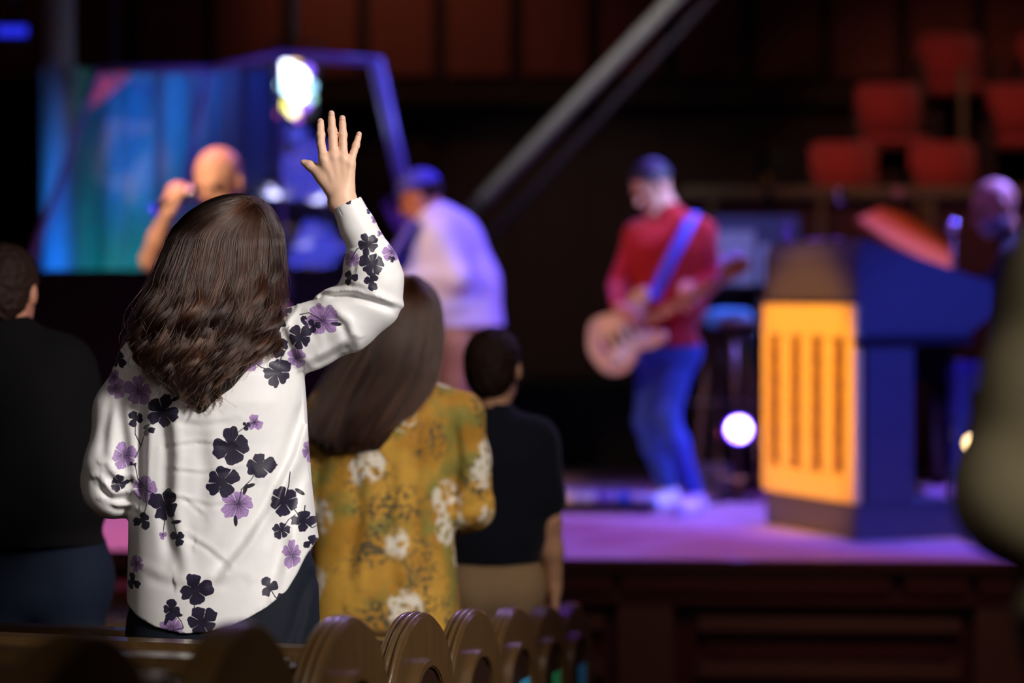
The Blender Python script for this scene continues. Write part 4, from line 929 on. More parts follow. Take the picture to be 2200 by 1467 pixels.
def paint(o):
    me = o.data; n = len(me.vertices); co = np.empty(n*3, np.float32); me.vertices.foreach_get('co', co); co = co.reshape(-1, 3)
    no = np.empty(n*3, np.float32); me.vertices.foreach_get('normal', no); no = no.reshape(-1, 3)
    X, Z = co[:, 0].copy(), co[:, 2].copy()
    frontm = no[:, 1] > .25; X[frontm] = -.62*2-X[frontm]+.09; Z[frontm] += .06     # the front carries its own, shifted repeat
    SD = np.full(n, .02, np.float32); SL = np.full(n, .02, np.float32); TN = np.zeros(n, np.float32); CR = np.zeros(n, np.float32)
    for (fx, fz_, r, kind, pet, asp) in FL:
        m_ = np.where((abs(X-fx) < r*1.5+.012) & (abs(Z-fz_) < r*1.5+.012))[0]
        if not len(m_): continue
        dx = (X[m_]-fx)/asp; dz = Z[m_]-fz_; best = np.full(len(m_), 9, np.float32); second = best.copy(); tone = np.zeros(len(m_), np.float32)
        wob = .030*r*np.sin((dx*9+dz*6)/r+fx*90)+.028*r*np.sin((dx*7-dz*11)/r+fx*50)
        for a_, L_, wd in pet:
            c_, s_ = math.cos(a_), math.sin(a_); u = dx*c_+dz*s_; v = -dx*s_+dz*c_
            nn_ = len(pet); cu = .52*L_*r; ra = .50*L_*r; rb = (min(.47, 1.95/nn_+.05) if kind == 'l' else min(.47, 1.98/nn_+.03))*wd*r
            wdt = rb*(.72+.5*np.clip(u/(r*L_), 0, 1))
            q_ = np.sqrt(((u-cu)/ra)**2+(v/wdt)**2); d = (q_-1)*min(ra, rb)
            d = d+wob-.10*r*np.exp(-((v/(rb*.22))**2))*(-1)*np.clip((u/(r*L_)-.8)*4, 0, 1)
            tt = np.sin(np.arctan2(v, np.maximum(u, .05*r))*26)*.5*np.exp(-np.clip(u, 0, 1)/(r*1.2))+.5*np.clip(u/(r*L_), 0, 1)
            up = d < best; tone = np.where(up, tt, tone); second = np.where(up, best, np.minimum(second, d)); best = np.minimum(best, d)
        if r > .018: best = np.maximum(best, np.minimum((.0012-(second-best))*.8, (np.sqrt(dx*dx+dz*dz)/r-.34)*.004))
        best = np.minimum(best, np.sqrt(dx*dx+dz*dz)-(.27 if r > .018 else .2)*r)
        T = SD if kind == 'd' else SL
        up = best < T[m_]; T[m_] = np.where(up, best, T[m_]); TN[m_] = np.where(best < .002, tone, TN[m_])
        if kind == 'l':   # dark veins at the heart of the lilac flowers
            rr_ = np.sqrt(dx*dx+dz*dz); an_ = np.arctan2(dz, dx)
            CR[m_] = np.where(best < .001, np.clip(1.2-rr_/(r*.55), 0, 1)*(.4+.6*(np.sin(an_*len(pet)*2+1) > 0)), CR[m_])
    for px, py, an_ in leafs:
        q = W(px, py, 5.42); m_ = np.where((abs(X-q.x) < .03) & (abs(Z-q.z) < .03))[0]
        dx = X[m_]-q.x; dz = Z[m_]-q.z; u = dx*math.cos(an_)+dz*math.sin(an_); v = -dx*math.sin(an_)+dz*math.cos(an_)
        d = (np.sqrt((u/.012)**2+(v/.0042)**2)-1)*.0042; SD[m_] = np.minimum(SD[m_], d)
    for s_ in stems:
        pp = [W(a_, b_, 5.42) for a_, b_ in s_]
        for a_, b_ in zip(pp, pp[1:]):
            lo = min(a_.x, b_.x)-.01, min(a_.z, b_.z)-.01; hi = max(a_.x, b_.x)+.01, max(a_.z, b_.z)+.01
            m_ = np.where((X > lo[0]) & (X < hi[0]) & (Z > lo[1]) & (Z < hi[1]))[0]
            ax_, az_ = b_.x-a_.x, b_.z-a_.z; t_ = np.clip(((X[m_]-a_.x)*ax_+(Z[m_]-a_.z)*az_)/(ax_*ax_+az_*az_), 0, 1)
            d = np.sqrt((X[m_]-a_.x-t_*ax_)**2+(Z[m_]-a_.z-t_*az_)**2)-.0011; SD[m_] = np.minimum(SD[m_], d)
    for nm_, arr in (('print_dark', SD), ('print_lilac', SL), ('print_tone', TN), ('print_heart', CR)):
        at = me.attributes.new(nm_, 'FLOAT', 'POINT'); at.data.foreach_set('value', arr.astype(np.float32))
def blouse_mat():
    m = bpy.data.materials.new('white_floral_satin'); m.use_nodes = True; N = m.node_tree.nodes; L = m.node_tree.links; b = N['Principled BSDF']
    b.inputs['Roughness'].default_value = .48; b.inputs['Sheen Weight'].default_value = .15; b.inputs['Specular IOR Level'].default_value = .4
    def att(n_): a = N.new('ShaderNodeAttribute'); a.attribute_name = n_; return a.outputs['Fac']
    def mr(src, a, c, d=1., e=0.):
        r = N.new('ShaderNodeMapRange'); r.inputs[1].default_value = a; r.inputs[2].default_value = c; r.inputs[3].default_value = d; r.inputs[4].default_value = e; L.new(src, r.inputs[0]); return r.outputs[0]
    def mix(f, A_, B_):
        x_ = N.new('ShaderNodeMix'); x_.data_type = 'RGBA'
        if hasattr(f, 'links') or hasattr(f, 'is_linked'): L.new(f, x_.inputs['Factor'])
        for i_, v_ in (('A', A_), ('B', B_)):
            if isinstance(v_, tuple): x_.inputs[i_].default_value = v_
            else: L.new(v_, x_.inputs[i_])
        return x_.outputs['Result']
    tone = mr(att('print_tone'), 0, 1, 0, 1)
    tc = N.new('ShaderNodeTexCoord'); nz = N.new('ShaderNodeTexNoise'); nz.inputs['Scale'].default_value = 90; L.new(tc.outputs['Object'], nz.inputs[0])
    nz2 = N.new('ShaderNodeTexNoise'); nz2.inputs['Scale'].default_value = 30; L.new(tc.outputs['Object'], nz2.inputs[0])
    lil = mix(tone, (*lin('9068a8'), 1), (*lin('d6bce6'), 1)); lil = mix(mr(nz.outputs[0], .45, .62, 0, 1), lil, (*lin('b08cc6'), 1))
    lil = mix(att('print_heart'), lil, (*lin('2a1c3c'), 1))
    dk = mix(tone, (*lin('191426'), 1), (*lin('383050'), 1)); 
    base = mix(nz2.outputs[0], (*lin('f0eeec'), 1), (*lin('fbfaf8'), 1))
    c = mix(mr(att('print_lilac'), -.0005, .0005), base, lil); c = mix(mr(att('print_dark'), -.0005, .0005), c, dk)
    L.new(c, b.inputs['Base Color'])
    bp = N.new('ShaderNodeBump'); bp.inputs['Strength'].default_value = .12; bp.inputs['Distance'].default_value = .01
    n3 = N.new('ShaderNodeTexNoise'); n3.inputs['Scale'].default_value = 14; n3.inputs['Detail'].default_value = 2; L.new(tc.outputs['Object'], n3.inputs[0]); L.new(n3.outputs[0], bp.inputs['Height']); L.new(bp.outputs[0], b.inputs['Normal'])
    return m
MBL = blouse_mat()
for o in (blo, cuff): paint(o); o.data.materials.clear(); o.data.materials.append(MBL); [setattr(p_, 'use_smooth', True) for p_ in o.data.polygons[:1]]
for o in (blo, cuff): o.data.polygons.foreach_set('use_smooth', np.ones(len(o.data.polygons), bool))

# ------------------------------------------------------------------ long hair
def long_hair(parent, rows, crown, eq_i, n, material, base_mat, wave, tips, rad=.0006, seed=3, cutf=None, h=.006, shrink=.008, clumps=150, spread=.006, pts=34, fly=.05, phr=None, rough=.035):
    """rows (z, xl, xr, cy, b) from the top down to the tips; strands leave the crown, cross the skull and fall along the rows in locks"""
    rg = np.random.default_rng(seed)
    rows = sorted(rows, reverse=True); zs = np.array([r[0] for r in rows]); G_ = lambda z, i: np.interp(-z, -zs, [r[i] for r in rows])
    prs = [stack([(r[0]-shrink*.8, min(r[1]+shrink, (r[1]+r[2])/2-.006), max(r[2]-shrink, (r[1]+r[2])/2+.006), r[3], max(.012, r[4]-shrink)) for r in rows], .02, 2.0)]
    base = blob('hair', prs, h, base_mat, parent, cutf or [])
    ze = rows[eq_i][0]; top = rows[0][0]; ec = top-ze
    ex, ey = (rows[eq_i][1]+rows[eq_i][2])/2, rows[eq_i][3]; ea, eb = (rows[eq_i][2]-rows[eq_i][1])/2, rows[eq_i][4]
    cr = (np.array(crown)-np.array((ex, ey, ze)))/np.array((ea, eb, ec)); cr /= np.linalg.norm(cr)
    lo, hi = phr or (0, 2*PI)
    cph = rg.uniform(lo, hi, clumps); cwp = rg.uniform(0, 2*PI, clumps); cam_ = rg.uniform(.35, 1.35, clumps); cwl = rg.uniform(.75, 1.3, clumps)
    ctip = rg.uniform(0, 1, clumps); cdep = rg.uniform(-1, 1, clumps); cdr = rg.normal(0, .05, clumps)
    ci = rg.integers(0, clumps, n); free = rg.uniform(0, 1, n) < .12
    o_ = rg.normal(0, 1, n)*.085; ph0 = cph[ci]+o_
    S_ = np.zeros((n, pts, 3), np.float32); k1 = pts//3
    E = np.stack([np.cos(ph0), np.sin(ph0), np.zeros(n)], 1); C0 = cr[None]+rg.normal(0, .05, (n, 3))
    t_ = np.linspace(0, 1, k1)[None, :, None]
    D = C0[:, None]*(1-t_)+E[:, None]*t_; D /= np.linalg.norm(D, axis=2, keepdims=True)
    own = rg.uniform(-1, 1, n); cdep = cdep-.45; rr = 1+own*.018+rough*.5*cdep[ci]; wv_ = np.zeros((n, pts, 3), np.float32); lat = rg.normal(0, 1, clumps)
    zz = ze+np.clip(D[:, :, 2], 0, .995)*ec; hh = np.sqrt(D[:, :, 0]**2+D[:, :, 1]**2)+1e-6; cc, ss = D[:, :, 0]/hh, D[:, :, 1]/hh
    an_ = np.arctan2(ss, cc)+.05*np.sin(t_[:, :, 0]*PI)*lat[ci][:, None]; cc, ss = np.cos(an_), np.sin(an_)
    g1, g2, g3, g4 = (G_(zz, i) for i in (1, 2, 3, 4)); dep = 1+(rr[:, None]-1)*t_[:, :, 0]+own[:, None]*.01
    S_[:, :k1] = np.stack([(g1+g2)/2+(g2-g1)/2*cc*dep, g3+g4*ss*dep, zz], 2)
    zt = tips(np.cos(ph0), ctip[ci])+rg.normal(0, .010, n)
    for j, s_ in enumerate(np.linspace(0, 1, pts-k1+1)[1:]):
        z = ze+(zt-ze)*s_; xl, xr, cy, b = (G_(z, i) for i in (1, 2, 3, 4))
        gather = np.where(free, 1+.4*s_, 1-.74*min(1, s_*1.5)); ph = cph[ci]+o_*gather+cdr[ci]*s_
        dep = rr+rough*cdep[ci]*s_+own*.012
        amp = wave[0]*max(0, (s_-wave[2])/(1-wave[2]))**1.1*cam_[ci]; p_ = cwp[ci]+2*PI*(ze-z)/(wave[1]*cwl[ci])+own*.2
        x = (xl+xr)/2+(xr-xl)/2*np.cos(ph)*dep+spread*s_*own*.5; y = cy+b*np.sin(ph)*dep-.003
        wv_[:, k1+j, 0] = amp*np.sin(p_); wv_[:, k1+j, 1] = amp*.7*np.cos(p_)
        S_[:, k1+j] = np.stack([x, y, z], 1)
    for _ in range(10): S_[:, 1:-1] = S_[:, 1:-1]*.5+.25*(S_[:, :-2]+S_[:, 2:])
    S_[:, :k1+2, 2] += .004; S_ += wv_
    fm = rg.uniform(0, 1, n) < fly; dv = rg.normal(0, .016, (n, 3)); q_ = np.linspace(0, 1, pts)**1.5
    S_ += fm[:, None, None]*dv[:, None]*q_[None, :, None]
    hc = bpy.data.hair_curves.new('hair_strands'); hc.add_curves([pts]*n)
    hc.position_data.foreach_set('vector', S_.ravel())
    ra = hc.attributes['radius'] if 'radius' in hc.attributes else hc.attributes.new('radius', 'FLOAT', 'POINT')
    ra.data.foreach_set('value', np.tile(rad*np.linspace(1, .4, pts), n).astype(np.float32))
    hc.attributes.new('lock_tone', 'FLOAT', 'CURVE').data.foreach_set('value', np.clip(.6*(rg.uniform(0, 1, clumps)**2.2)[ci]+.45*rg.uniform(0, 1, n)**3, 0, 1).astype(np.float32))
    hc.materials.append(material); o = link(bpy.data.objects.new('hair_strands', hc), base); o['kind'] = 'stuff'
    return base
R_ = lambda py, xl, xr, cy, b: (W(xl, py, 5.45).z, W(xl, py, 5.45).x, W(xr, py, 5.45).x, cy, b)
hr = [R_(407, 478, 512, 5.56, .03), R_(418, 440, 548, 5.56, .065), R_(435, 408, 572, 5.56, .095), R_(462, 380, 588, 5.555, .118), R_(500, 358, 596, 5.55, .126), R_(540, 344, 599, 5.54, .125), R_(590, 328, 600, 5.52, .12), R_(640, 317, 597, 5.495, .11),
      R_(690, 306, 588, 5.47, .098), R_(740, 302, 570, 5.45, .085), R_(780, 318, 552, 5.435, .07), R_(820, 352, 520, 5.425, .055), R_(850, 398, 480, 5.42, .04), R_(872, 425, 455, 5.415, .03)]
zt0 = W(0, 862, 5.45).z
def tips1(c, q):   # left side ends around y=790, middle 860, right 800
    return W(0, 1, 5.45).z*0 + np.interp(c, [-1, -.6, -.1, .5, 1], [W(0, 792, 5.45).z, W(0, 838, 5.45).z, zt0, W(0, 838, 5.45).z, W(0, 770, 5.45).z])+q*.06
face_cut = [lambda x, y, z: np.where((y > 5.60) & (z < HC.z+.05), (y-5.60), -.1)+0*x]
cr1 = W(545, 432, 5.50); 
long_hair(body, hr, (cr1.x, 5.49, cr1.z), 4, 15000, MH_dark, MB_dark, (.028, .14, .2), tips1, .00062, 5, face_cut, .006, .014, 120, .008, 44, .05, (PI-.3, 2*PI+.3), .13)

# ------------------------------------------------------------------ woman in the mustard blouse
m = bpy.data.materials.new('mustard_floral_chiffon'); m.use_nodes = True; N = m.node_tree.nodes; Lk = m.node_tree.links; b = N['Principled BSDF']; b.inputs['Roughness'].default_value = .75; b.inputs['Specular IOR Level'].default_value = .2
tc = N.new('ShaderNodeTexCoord')
def nzn(sc, det=3, off=0):
    mp = N.new('ShaderNodeMapping'); mp.inputs['Location'].default_value = (off, off, off); Lk.new(tc.outputs['Object'], mp.inputs[0]); n_ = N.new('ShaderNodeTexNoise'); n_.inputs['Scale'].default_value = sc; n_.inputs['Detail'].default_value = det; Lk.new(mp.outputs[0], n_.inputs[0]); return n_
def mrr(s_, a, c, d=0., e=1.):
    r = N.new('ShaderNodeMapRange'); r.inputs[1].default_value = a; r.inputs[2].default_value = c; r.inputs[3].default_value = d; r.inputs[4].default_value = e; Lk.new(s_, r.inputs[0]); return r.outputs[0]
def mxx(f, A_, B_):
    x_ = N.new('ShaderNodeMix'); x_.data_type = 'RGBA'; Lk.new(f, x_.inputs['Factor'])
    for i_, v_ in (('A', A_), ('B', B_)):
        if isinstance(v_, str): x_.inputs[i_].default_value = (*lin(v_), 1)
        else: Lk.new(v_, x_.inputs[i_])
    return x_.outputs['Result']
def mul(a, c):
    x_ = N.new('ShaderNodeMath'); x_.operation = 'MULTIPLY'; Lk.new(a, x_.inputs[0]); Lk.new(c, x_.inputs[1]); return x_.outputs[0]
c = mxx(mrr(nzn(7, 2).outputs[0], .4, .65), 'c99b40', 'ad7c2c'); c = mxx(mrr(nzn(11, 3, 5).outputs[0], .52, .66), c, '8f8640')
sp = mul(mrr(nzn(9, 2, 9).outputs[0], .46, .6), mrr(nzn(75, 2, 3).outputs[0], .5, .56)); c = mxx(sp, c, '5c5238')
vo = N.new('ShaderNodeTexVoronoi'); vo.inputs['Scale'].default_value = 8; Lk.new(tc.outputs['Object'], vo.inputs[0])
wf = mul(mrr(vo.outputs['Distance'], .36, .46, 1, 0), mrr(nzn(46, 2, 1).outputs[0], .44, .52))
sep = N.new('ShaderNodeSeparateColor'); Lk.new(vo.outputs['Color'], sep.inputs[0]); wf = mul(wf, mrr(sep.outputs[0], .45, .5))
c = mxx(wf, c, 'e4dccb'); Lk.new(c, b.inputs['Base Color']); M_must = m
Y2 = 7.1; fz = floor_z(Y2)
p2 = lambda px, py, dy=0: P(px, py, Y2+dy)
hc2 = p2(866, 690, .025)
hip, kn, an = stand_legs(p2(830, 1270, 0), (1, 0, 0), fz)
J = dict(head=hc2, fwd=(.25, 1, .05), up=(.08, 0, 1), neck=p2(850, 815), sh=[p2(730, 885), p2(955, 892)], el=[p2(658, 1070, .02), p2(1012, 1085, .03)], wr=[p2(740, 1060, .24), p2(960, 1070, .26)], hip=hip, kn=kn, an=an)
lady = person(J, 'woman with long straight brown hair in a mustard floral blouse', g=.80, trousers=M_jeans, hem=p2(0, 1330).z, h=.008)
def row2(py, xl, xr, b): a_, c_ = p2(xl, py), p2(xr, py); return (a_.z, a_.x, c_.x, Y2+.0, b)
bl2 = [stack([row2(860, 715, 985, .08), row2(890, 680, 1008, .105), row2(950, 674, 990, .125), row2(1050, 672, 975, .125), row2(1150, 668, 975, .13), row2(1260, 664, 984, .145), row2(1340, 660, 992, .15), row2(1400, 658, 996, .15)], .03),
       cap(p2(850, 838), p2(705, 878), .06, .055, .04), cap(p2(850, 838), p2(990, 884), .06, .055, .04), cap(p2(855, 815), p2(850, 850), .062, .08, .03)]
for s_, q in ((0, ((700, 890), (672, 980), (650, 1080), (735, 1090))), (1, ((995, 895), (1010, 985), (1015, 1095), (985, 1112)))):
    a1, a2, a3 = (p2(*q[i]) for i in range(3)); a4 = p2(q[3][0], q[3][1], .2)
    bl2 += [cap(a1, a2, .056, .055, .03), cap(a2, a3, .055, .058, .02), cap(a3, a4, .056, .05, .02)]
C2 = lambda pl, wd, amp: crease([p2(*a_, -.1) for a_ in pl], wd, amp, Y2-.25, Y2)
bl2 += [C2([(972, 900), (985, 1000), (972, 1100)], .014, .006), C2([(900, 900), (890, 1050), (905, 1250)], .02, .006), C2([(760, 980), (770, 1100), (745, 1260)], .02, .007), C2([(840, 960), (835, 1120), (850, 1300)], .02, .005), C2([(1050, 1060), (1020, 1090), (990, 1100)], .012, .008), C2([(990, 1150), (1020, 1140), (1045, 1120)], .01, .005)]
hz2 = p2(0, 1372).z
blob('blouse', bl2, .006, M_must, lady, [lambda x, y, z: hz2-z+0*x+0*y])
R2 = lambda py, xl, xr, cy, b: (p2(xl, py, -.05).z, p2(xl, py, -.05).x, p2(xr, py, -.05).x, cy, b)
hr2 = [R2(590, 855, 892, Y2+.02, .03), R2(600, 825, 915, Y2+.02, .07), R2(620, 800, 934, Y2+.02, .1), R2(655, 782, 946, Y2+.01, .12), R2(700, 770, 950, Y2-.0, .12), R2(750, 748, 950, Y2-.02, .115), R2(800, 715, 942, Y2-.04, .1), R2(850, 685, 922, Y2-.06, .085), R2(900, 668, 880, Y2-.085, .07), R2(940, 668, 852, Y2-.1, .055), R2(962, 690, 838, Y2-.105, .04)]
def tips2(c, q): return np.interp(c, [-1, -.4, .3, 1], [P(0, 925, Y2).z, P(0, 955, Y2).z, P(0, 950, Y2).z, P(0, 880, Y2).z])+q*.012
crr = p2(880, 605, -.03)
fc2 = [lambda x, y, z: np.where((y > Y2+.08) & (z < hc2.z+.05), (y-Y2-.08), -.1)+0*x]
long_hair(lady, hr2, (crr.x, Y2-.03, crr.z), 3, 7500, MH_brown, MB_brown, (.004, .3, .3), tips2, .0008, 9, fc2, .007, .009, 150, .003, 28, .03, (PI-.3, 2*PI+.3), .04)

# ------------------------------------------------------------------ boy in navy polo
Y3 = 7.9; fz = floor_z(Y3); p3 = lambda px, py, dy=0: P(px, py, Y3+dy)
hip, kn, an = stand_legs(p3(1062, 1262), (1, .05, 0), fz, .055)
J = dict(head=p3(1062, 795, .02), fwd=(.35, 1, 0), up=(-.03, 0, 1), neck=p3(1062, 905), sh=[p3(985, 945), p3(1148, 945)], el=[p3(955, 1105), p3(1180, 1120, -.02)], wr=[p3(965, 1240, .08), p3(1192, 1262, .0)],
         hip=hip, kn=kn, an=an, hd=[(0, .3, -1), (0, .1, -1)], hn=[(1, 0, 0), (-1, 0, 0)])
person(J, 'boy with short brown hair in a navy polo shirt and khaki trousers', g=.98, shirt=M_navy, sleeve='short', trousers=M_khaki, hair=MB_short, hem=p3(0, 1206).z, collar=M_navy, hs=1.02, h=.008)
# ------------------------------------------------------------------ man at the left edge
Y4 = 6.75; fz = floor_z(Y4); p4 = lambda px, py, dy=0: P(px, py, Y4+dy)
hip, kn, an = stand_legs(p4(75, 1245), (1, 0, 0), fz, .09)
J = dict(head=p4(14, 628, .02), fwd=(.25, 1, 0), neck=p4(18, 735), sh=[p4(-120, 800), p4(125, 790)], el=[p4(-165, 1010), p4(160, 925, .0)], wr=[p4(-80, 960, .25), p4(120, 935, .26)],
         hip=hip, kn=kn, an=an, hd=[(1, .2, .1), (-1, .1, .1)], hn=[(0, -1, 0), (0, -1, 0)])
person(J, 'dark-haired man in black sweater and jeans standing at the left edge', skin=M_skin_ruddy, g=1.12, shirt=M_blackcloth, trousers=M_jeans, hair=MB_short, hem=p4(0, 1168).z, collar=M_grey, h=.009, e=.03,
       extra=[cap(p4(150, 935, .2), p4(176, 932, .12), .018, .016, .01)])
# ------------------------------------------------------------------ bald singer
Y5 = 11.0; p5 = lambda px, py, dy=0: P(px, py, Y5+dy)
hip, kn, an = stand_legs(p5(484, 790), (1, 0, 0), STZ, .075)
J = dict(head=p5(470, 392), fwd=(-.35, -1, -.35), up=(-.1, -.25, 1), neck=p5(490, 480, .05), sh=[p5(570, 520, .05), p5(405, 520, .05)], el=[p5(600, 670), p5(322, 560, -.05)], wr=[p5(520, 650, -.2), p5(360, 455, -.2)],
         hip=hip, kn=kn, an=an, hd=[(-1, 0, 0), (.35, .0, .9)], hn=[(0, 0, -1), (.6, .8, 0)])
person(J, 'bald man singing with a raised fist, half hidden by the dark-haired woman', skin=mat('skin_fair', 'eec0a0', .5, .05), g=1.12, shirt=M_navy, sleeve='short', trousers=M_jeans, hs=1.28, curl=(.4, 1.0), h=.009, hem=p5(0, 790).z)
t = empty('handheld_microphone', p5(352, 440, -.22), 0, 'microphone with a blue glint held in the bald singer\'s fist', 'microphone')
tube('handle', [(-.05, 0, -.02), (.09, .02, .04)], [.014, .018], M_blackmetal, t); lathe('grille', [(.028*math.sin(a_)+.0002, -.028*math.cos(a_)) for a_ in np.linspace(.05, PI-.05, 12)], (.11, .02, .05), (1, 0, .3), M_chrome, t)
lathe('glint_cap', [(.0005, 0), (.022, 0), (.022, .02), (.0005, .02)], (-.055, 0, -.022), (1, 0, .3), mat('blue_glint_glow', '2a30e0', .2, 0, emit='3038ff', estr=.8), t)  # glowing cap paints the blue glint on the microphone
# ------------------------------------------------------------------ drummer
Y6 = 14.95; p6 = lambda px, py, dy=0: P(px, py, Y6+dy)
J = dict(head=p6(640, 318), fwd=(.1, -1, -.25), neck=p6(640, 385), sh=[p6(700, 410), p6(580, 410)], el=[p6(720, 500, -.15), p6(560, 500, -.15)], wr=[p6(680, 500, -.42), p6(605, 490, -.42)],
         hip=[p6(672, 590), p6(608, 590)], kn=[p6(690, 590, -.42), p6(590, 590, -.42)], an=[Vector((p6(690, 0).x, Y6-.40, RZ+.095)), Vector((p6(590, 0).x, Y6-.40, RZ+.095))], toe=[(0, -1, 0), (0, -1, 0)])
person(J, 'drummer in a blue cap seated behind the acrylic booth', g=1, shirt=mat('plum_cloth', '3a2030', .85, .1), trousers=M_jeans, hair=('cap', mat('blue_cap_cloth', '4a50c8', .8, .1)), h=.010)
t = empty('drum_stool', (p6(640, 0).x, Y6+.02, RZ), 0, 'round black stool under the drummer', 'stool')
zz = p6(640, 590).z-.13-RZ; lathe('seat', [(.001, zz-.06), (.17, zz-.06), (.17, zz), (.001, zz)], (0, 0, 0), (0, 0, 1), M_black, t); tube('post', [(0, 0, .2), (0, 0, zz-.05)], .02, M_chrome, t)
for k in range(3): a_ = k*2*PI/3; tube('leg', [(0, 0, .22), (.2*math.cos(a_), .2*math.sin(a_), .01)], .012, M_chrome, t)
# ------------------------------------------------------------------ keyboard player in pale blue shirt
Y7 = 12.7; p7 = lambda px, py, dy=0: P(px, py, Y7+dy)
hip, kn, an = stand_legs(p7(988, 735), (.4, .9, 0), STZ, .09, .11)
J = dict(head=p7(905, 422), fwd=(-1, .15, -.45), up=(-.45, 0, 1), neck=p7(935, 470), sh=[p7(945, 505, -.18), p7(968, 500, .18)], el=[p7(985, 595, -.24), p7(975, 590, .24)], wr=[p7(880, 592, -.16), p7(870, 575, .16)],
         hip=hip, kn=kn, an=an, toe=[(-1, 0, 0), (-1, 0, 0)], hd=[(-1, 0, -.1), (-1, 0, -.1)], hn=[(0, 0, -1), (0, 0, -1)])
person(J, 'man in a blue cap and pale blue shirt bending over a keyboard', skin=M_skin_ruddy, g=1.2, shirt=M_blueshirt, trousers=M_khaki, hair=('cap', MATS['blue_cap_cloth']), hem=p7(0, 702).z, h=.009, hs=1.05, e=.035,
       shirt_extra=[cap(p7(972, 520), p7(1000, 610), .15, .165, .05), cap(p7(1000, 610), p7(1008, 740), .165, .185, .05)])
# the bulky hanging tail of the shirt is part of the shirt; keyboard
q = p7(835, 615)
t = empty('stage_keyboard', (q.x, Y7, STZ), 0, 'electric keyboard on a stand in front of the bending man', 'keyboard'); zz = q.z-STZ
box('keyboard_case', (-.14, -.45, zz-.04), (.14, .45, zz+.03), M_blackmetal, t, .01); box('keys', (-.0, -.42, zz+.031), (.13, .42, zz+.042), M_white, t, .002)
prism('music_desk', [(-.06, -.28, zz+.03), (.02+.1, -.28, zz+.33), (.02+.13, -.28, zz+.32), (-.03, -.28, zz+.03)], (0, .5, 0), mat('violet_desk', '6a60b8', .4), t, .004)
for s_ in (-1, 1): tube('leg', [(-.1*s_, -.3, .01), (.1*s_, -.3, zz-.04)], .015, M_blackmetal, t); tube('leg', [(-.1*s_, .3, .01), (.1*s_, .3, zz-.04)], .015, M_blackmetal, t)
# ------------------------------------------------------------------ guitarist
Y8 = 13.0; p8 = lambda px, py, dy=0: P(px, py, Y8+dy)
J = dict(head=p8(1402, 402, -.02), fwd=(-.85, -.5, -.55), up=(-.5, -.1, 1), neck=p8(1442, 462), sh=[p8(1508, 500, -.05), p8(1372, 505, .02)], el=[p8(1528, 600, -.12), p8(1330, 615, -.02)], wr=[p8(1478, 662, -.30), p8(1330, 660, -.36)],
         hip=[p8(1462, 755), p8(1408, 752)], kn=[p8(1432, 895, -.12), p8(1390, 905, .02)], an=[p8(1492, 1055, -.3), p8(1436, 1040, .05)], toe=[(-.5, -.8, 0), (-.5, -.7, 0)],
         hd=[(-.1, -.2, .9), (.6, -.1, -.5)], hn=[(.2, .9, 0), (.2, .9, .1)])
for k in (0, 1): J['an'][k].z = STZ+.095
gt = person(J, 'guitarist in a red sweater and jeans looking down at his guitar', skin=M_skin, g=1.02, shirt=M_red, trousers=M_jeansl, shoes=M_white, hair=mat('blue_black_hair', '23202c', .5, .2), hem=p8(0, 742).z, curl=(.9, .6), h=.008, shoe_g=1.25, hl=.8, crop=True, hs=1.08, e=.018)
gb, gh = p8(1350, 715, -.24), p8(1530, 612, -.50)
t = empty('electric_guitar', gb, 0, 'cream electric guitar with its neck pointing up to the right', 'guitar')
ax_ = (gh-gb); ax_.normalize(); nn = Vector((-.25, -1, -.05)); nn = (nn-ax_*nn.dot(ax_)).normalized(); sd_ = nn.cross(ax_)
GL = lambda u, v, w_=0: ax_*u+sd_*v+nn*w_
out = [(-.21, .06), (-.23, -.02), (-.20, -.12), (-.12, -.165), (-.03, -.14), (.03, -.105), (.10, -.13), (.17, -.125), (.19, -.085), (.12, -.05), (.10, -.01), (.13, .04), (.20, .10), (.22, .15), (.16, .165), (.08, .135), (.02, .11), (-.05, .135), (-.14, .14)]
def cr_(pts_, n_=4):
    r_ = []; m_ = len(pts_)
    for i in range(m_):
        p0, p1, p2_, p3_ = (np.array(pts_[(i+j) % m_]) for j in (-1, 0, 1, 2))
        for k in range(n_):
            s_ = k/n_; r_.append(tuple(.5*((2*p1)+(-p0+p2_)*s_+(2*p0-5*p1+4*p2_-p3_)*s_*s_+(-p0+3*p1-3*p2_+p3_)*s_**3)))
    return r_
M_cream = mat('cream_lacquer', 'e6cfa8', .3, .05, coat=.5)
prism('guitar_body', [GL(u, v) for u, v in cr_(out)], nn*.042, M_cream, t, .006)
prism('pickguard', [GL(u*.72+.01, v*.72+.0, .0425) for u, v in cr_(out)[8:60]], nn*.003, mat('pickguard_white', 'd8dcf0', .3), t, 0)
prism('neck', [GL(.1, -.028, .02), GL(.1, .028, .02), GL(.60, .021, .02), GL(.60, -.021, .02)], nn*.03, wood('maple', 'c89858', .35), t, .004)
prism('headstock', [GL(.60, -.025, .018), GL(.60, .03, .018), GL(.66, .055, .018), GL(.76, .05, .018), GL(.79, .01, .018), GL(.75, -.03, .018)], nn*.02, MATS['maple'], t, .006)
for k in range(6): lathe('tuning_peg', [(.0005, 0), (.008, 0), (.008, .03), (.0005, .03)], GL(.63+.023*k, .05, .03), sd_, M_chrome, t, 8)
for u_ in (-.08, -.03, .03): prism('pickup', [GL(u_, -.04, .046), GL(u_, .04, .046), GL(u_+.018, .04, .046), GL(u_+.018, -.04, .046)], nn*.006, M_black, t, .002)
prism('bridge', [GL(-.15, -.035, .046), GL(-.15, .035, .046), GL(-.12, .035, .046), GL(-.12, -.035, .046)], nn*.008, M_chrome, t, .002)
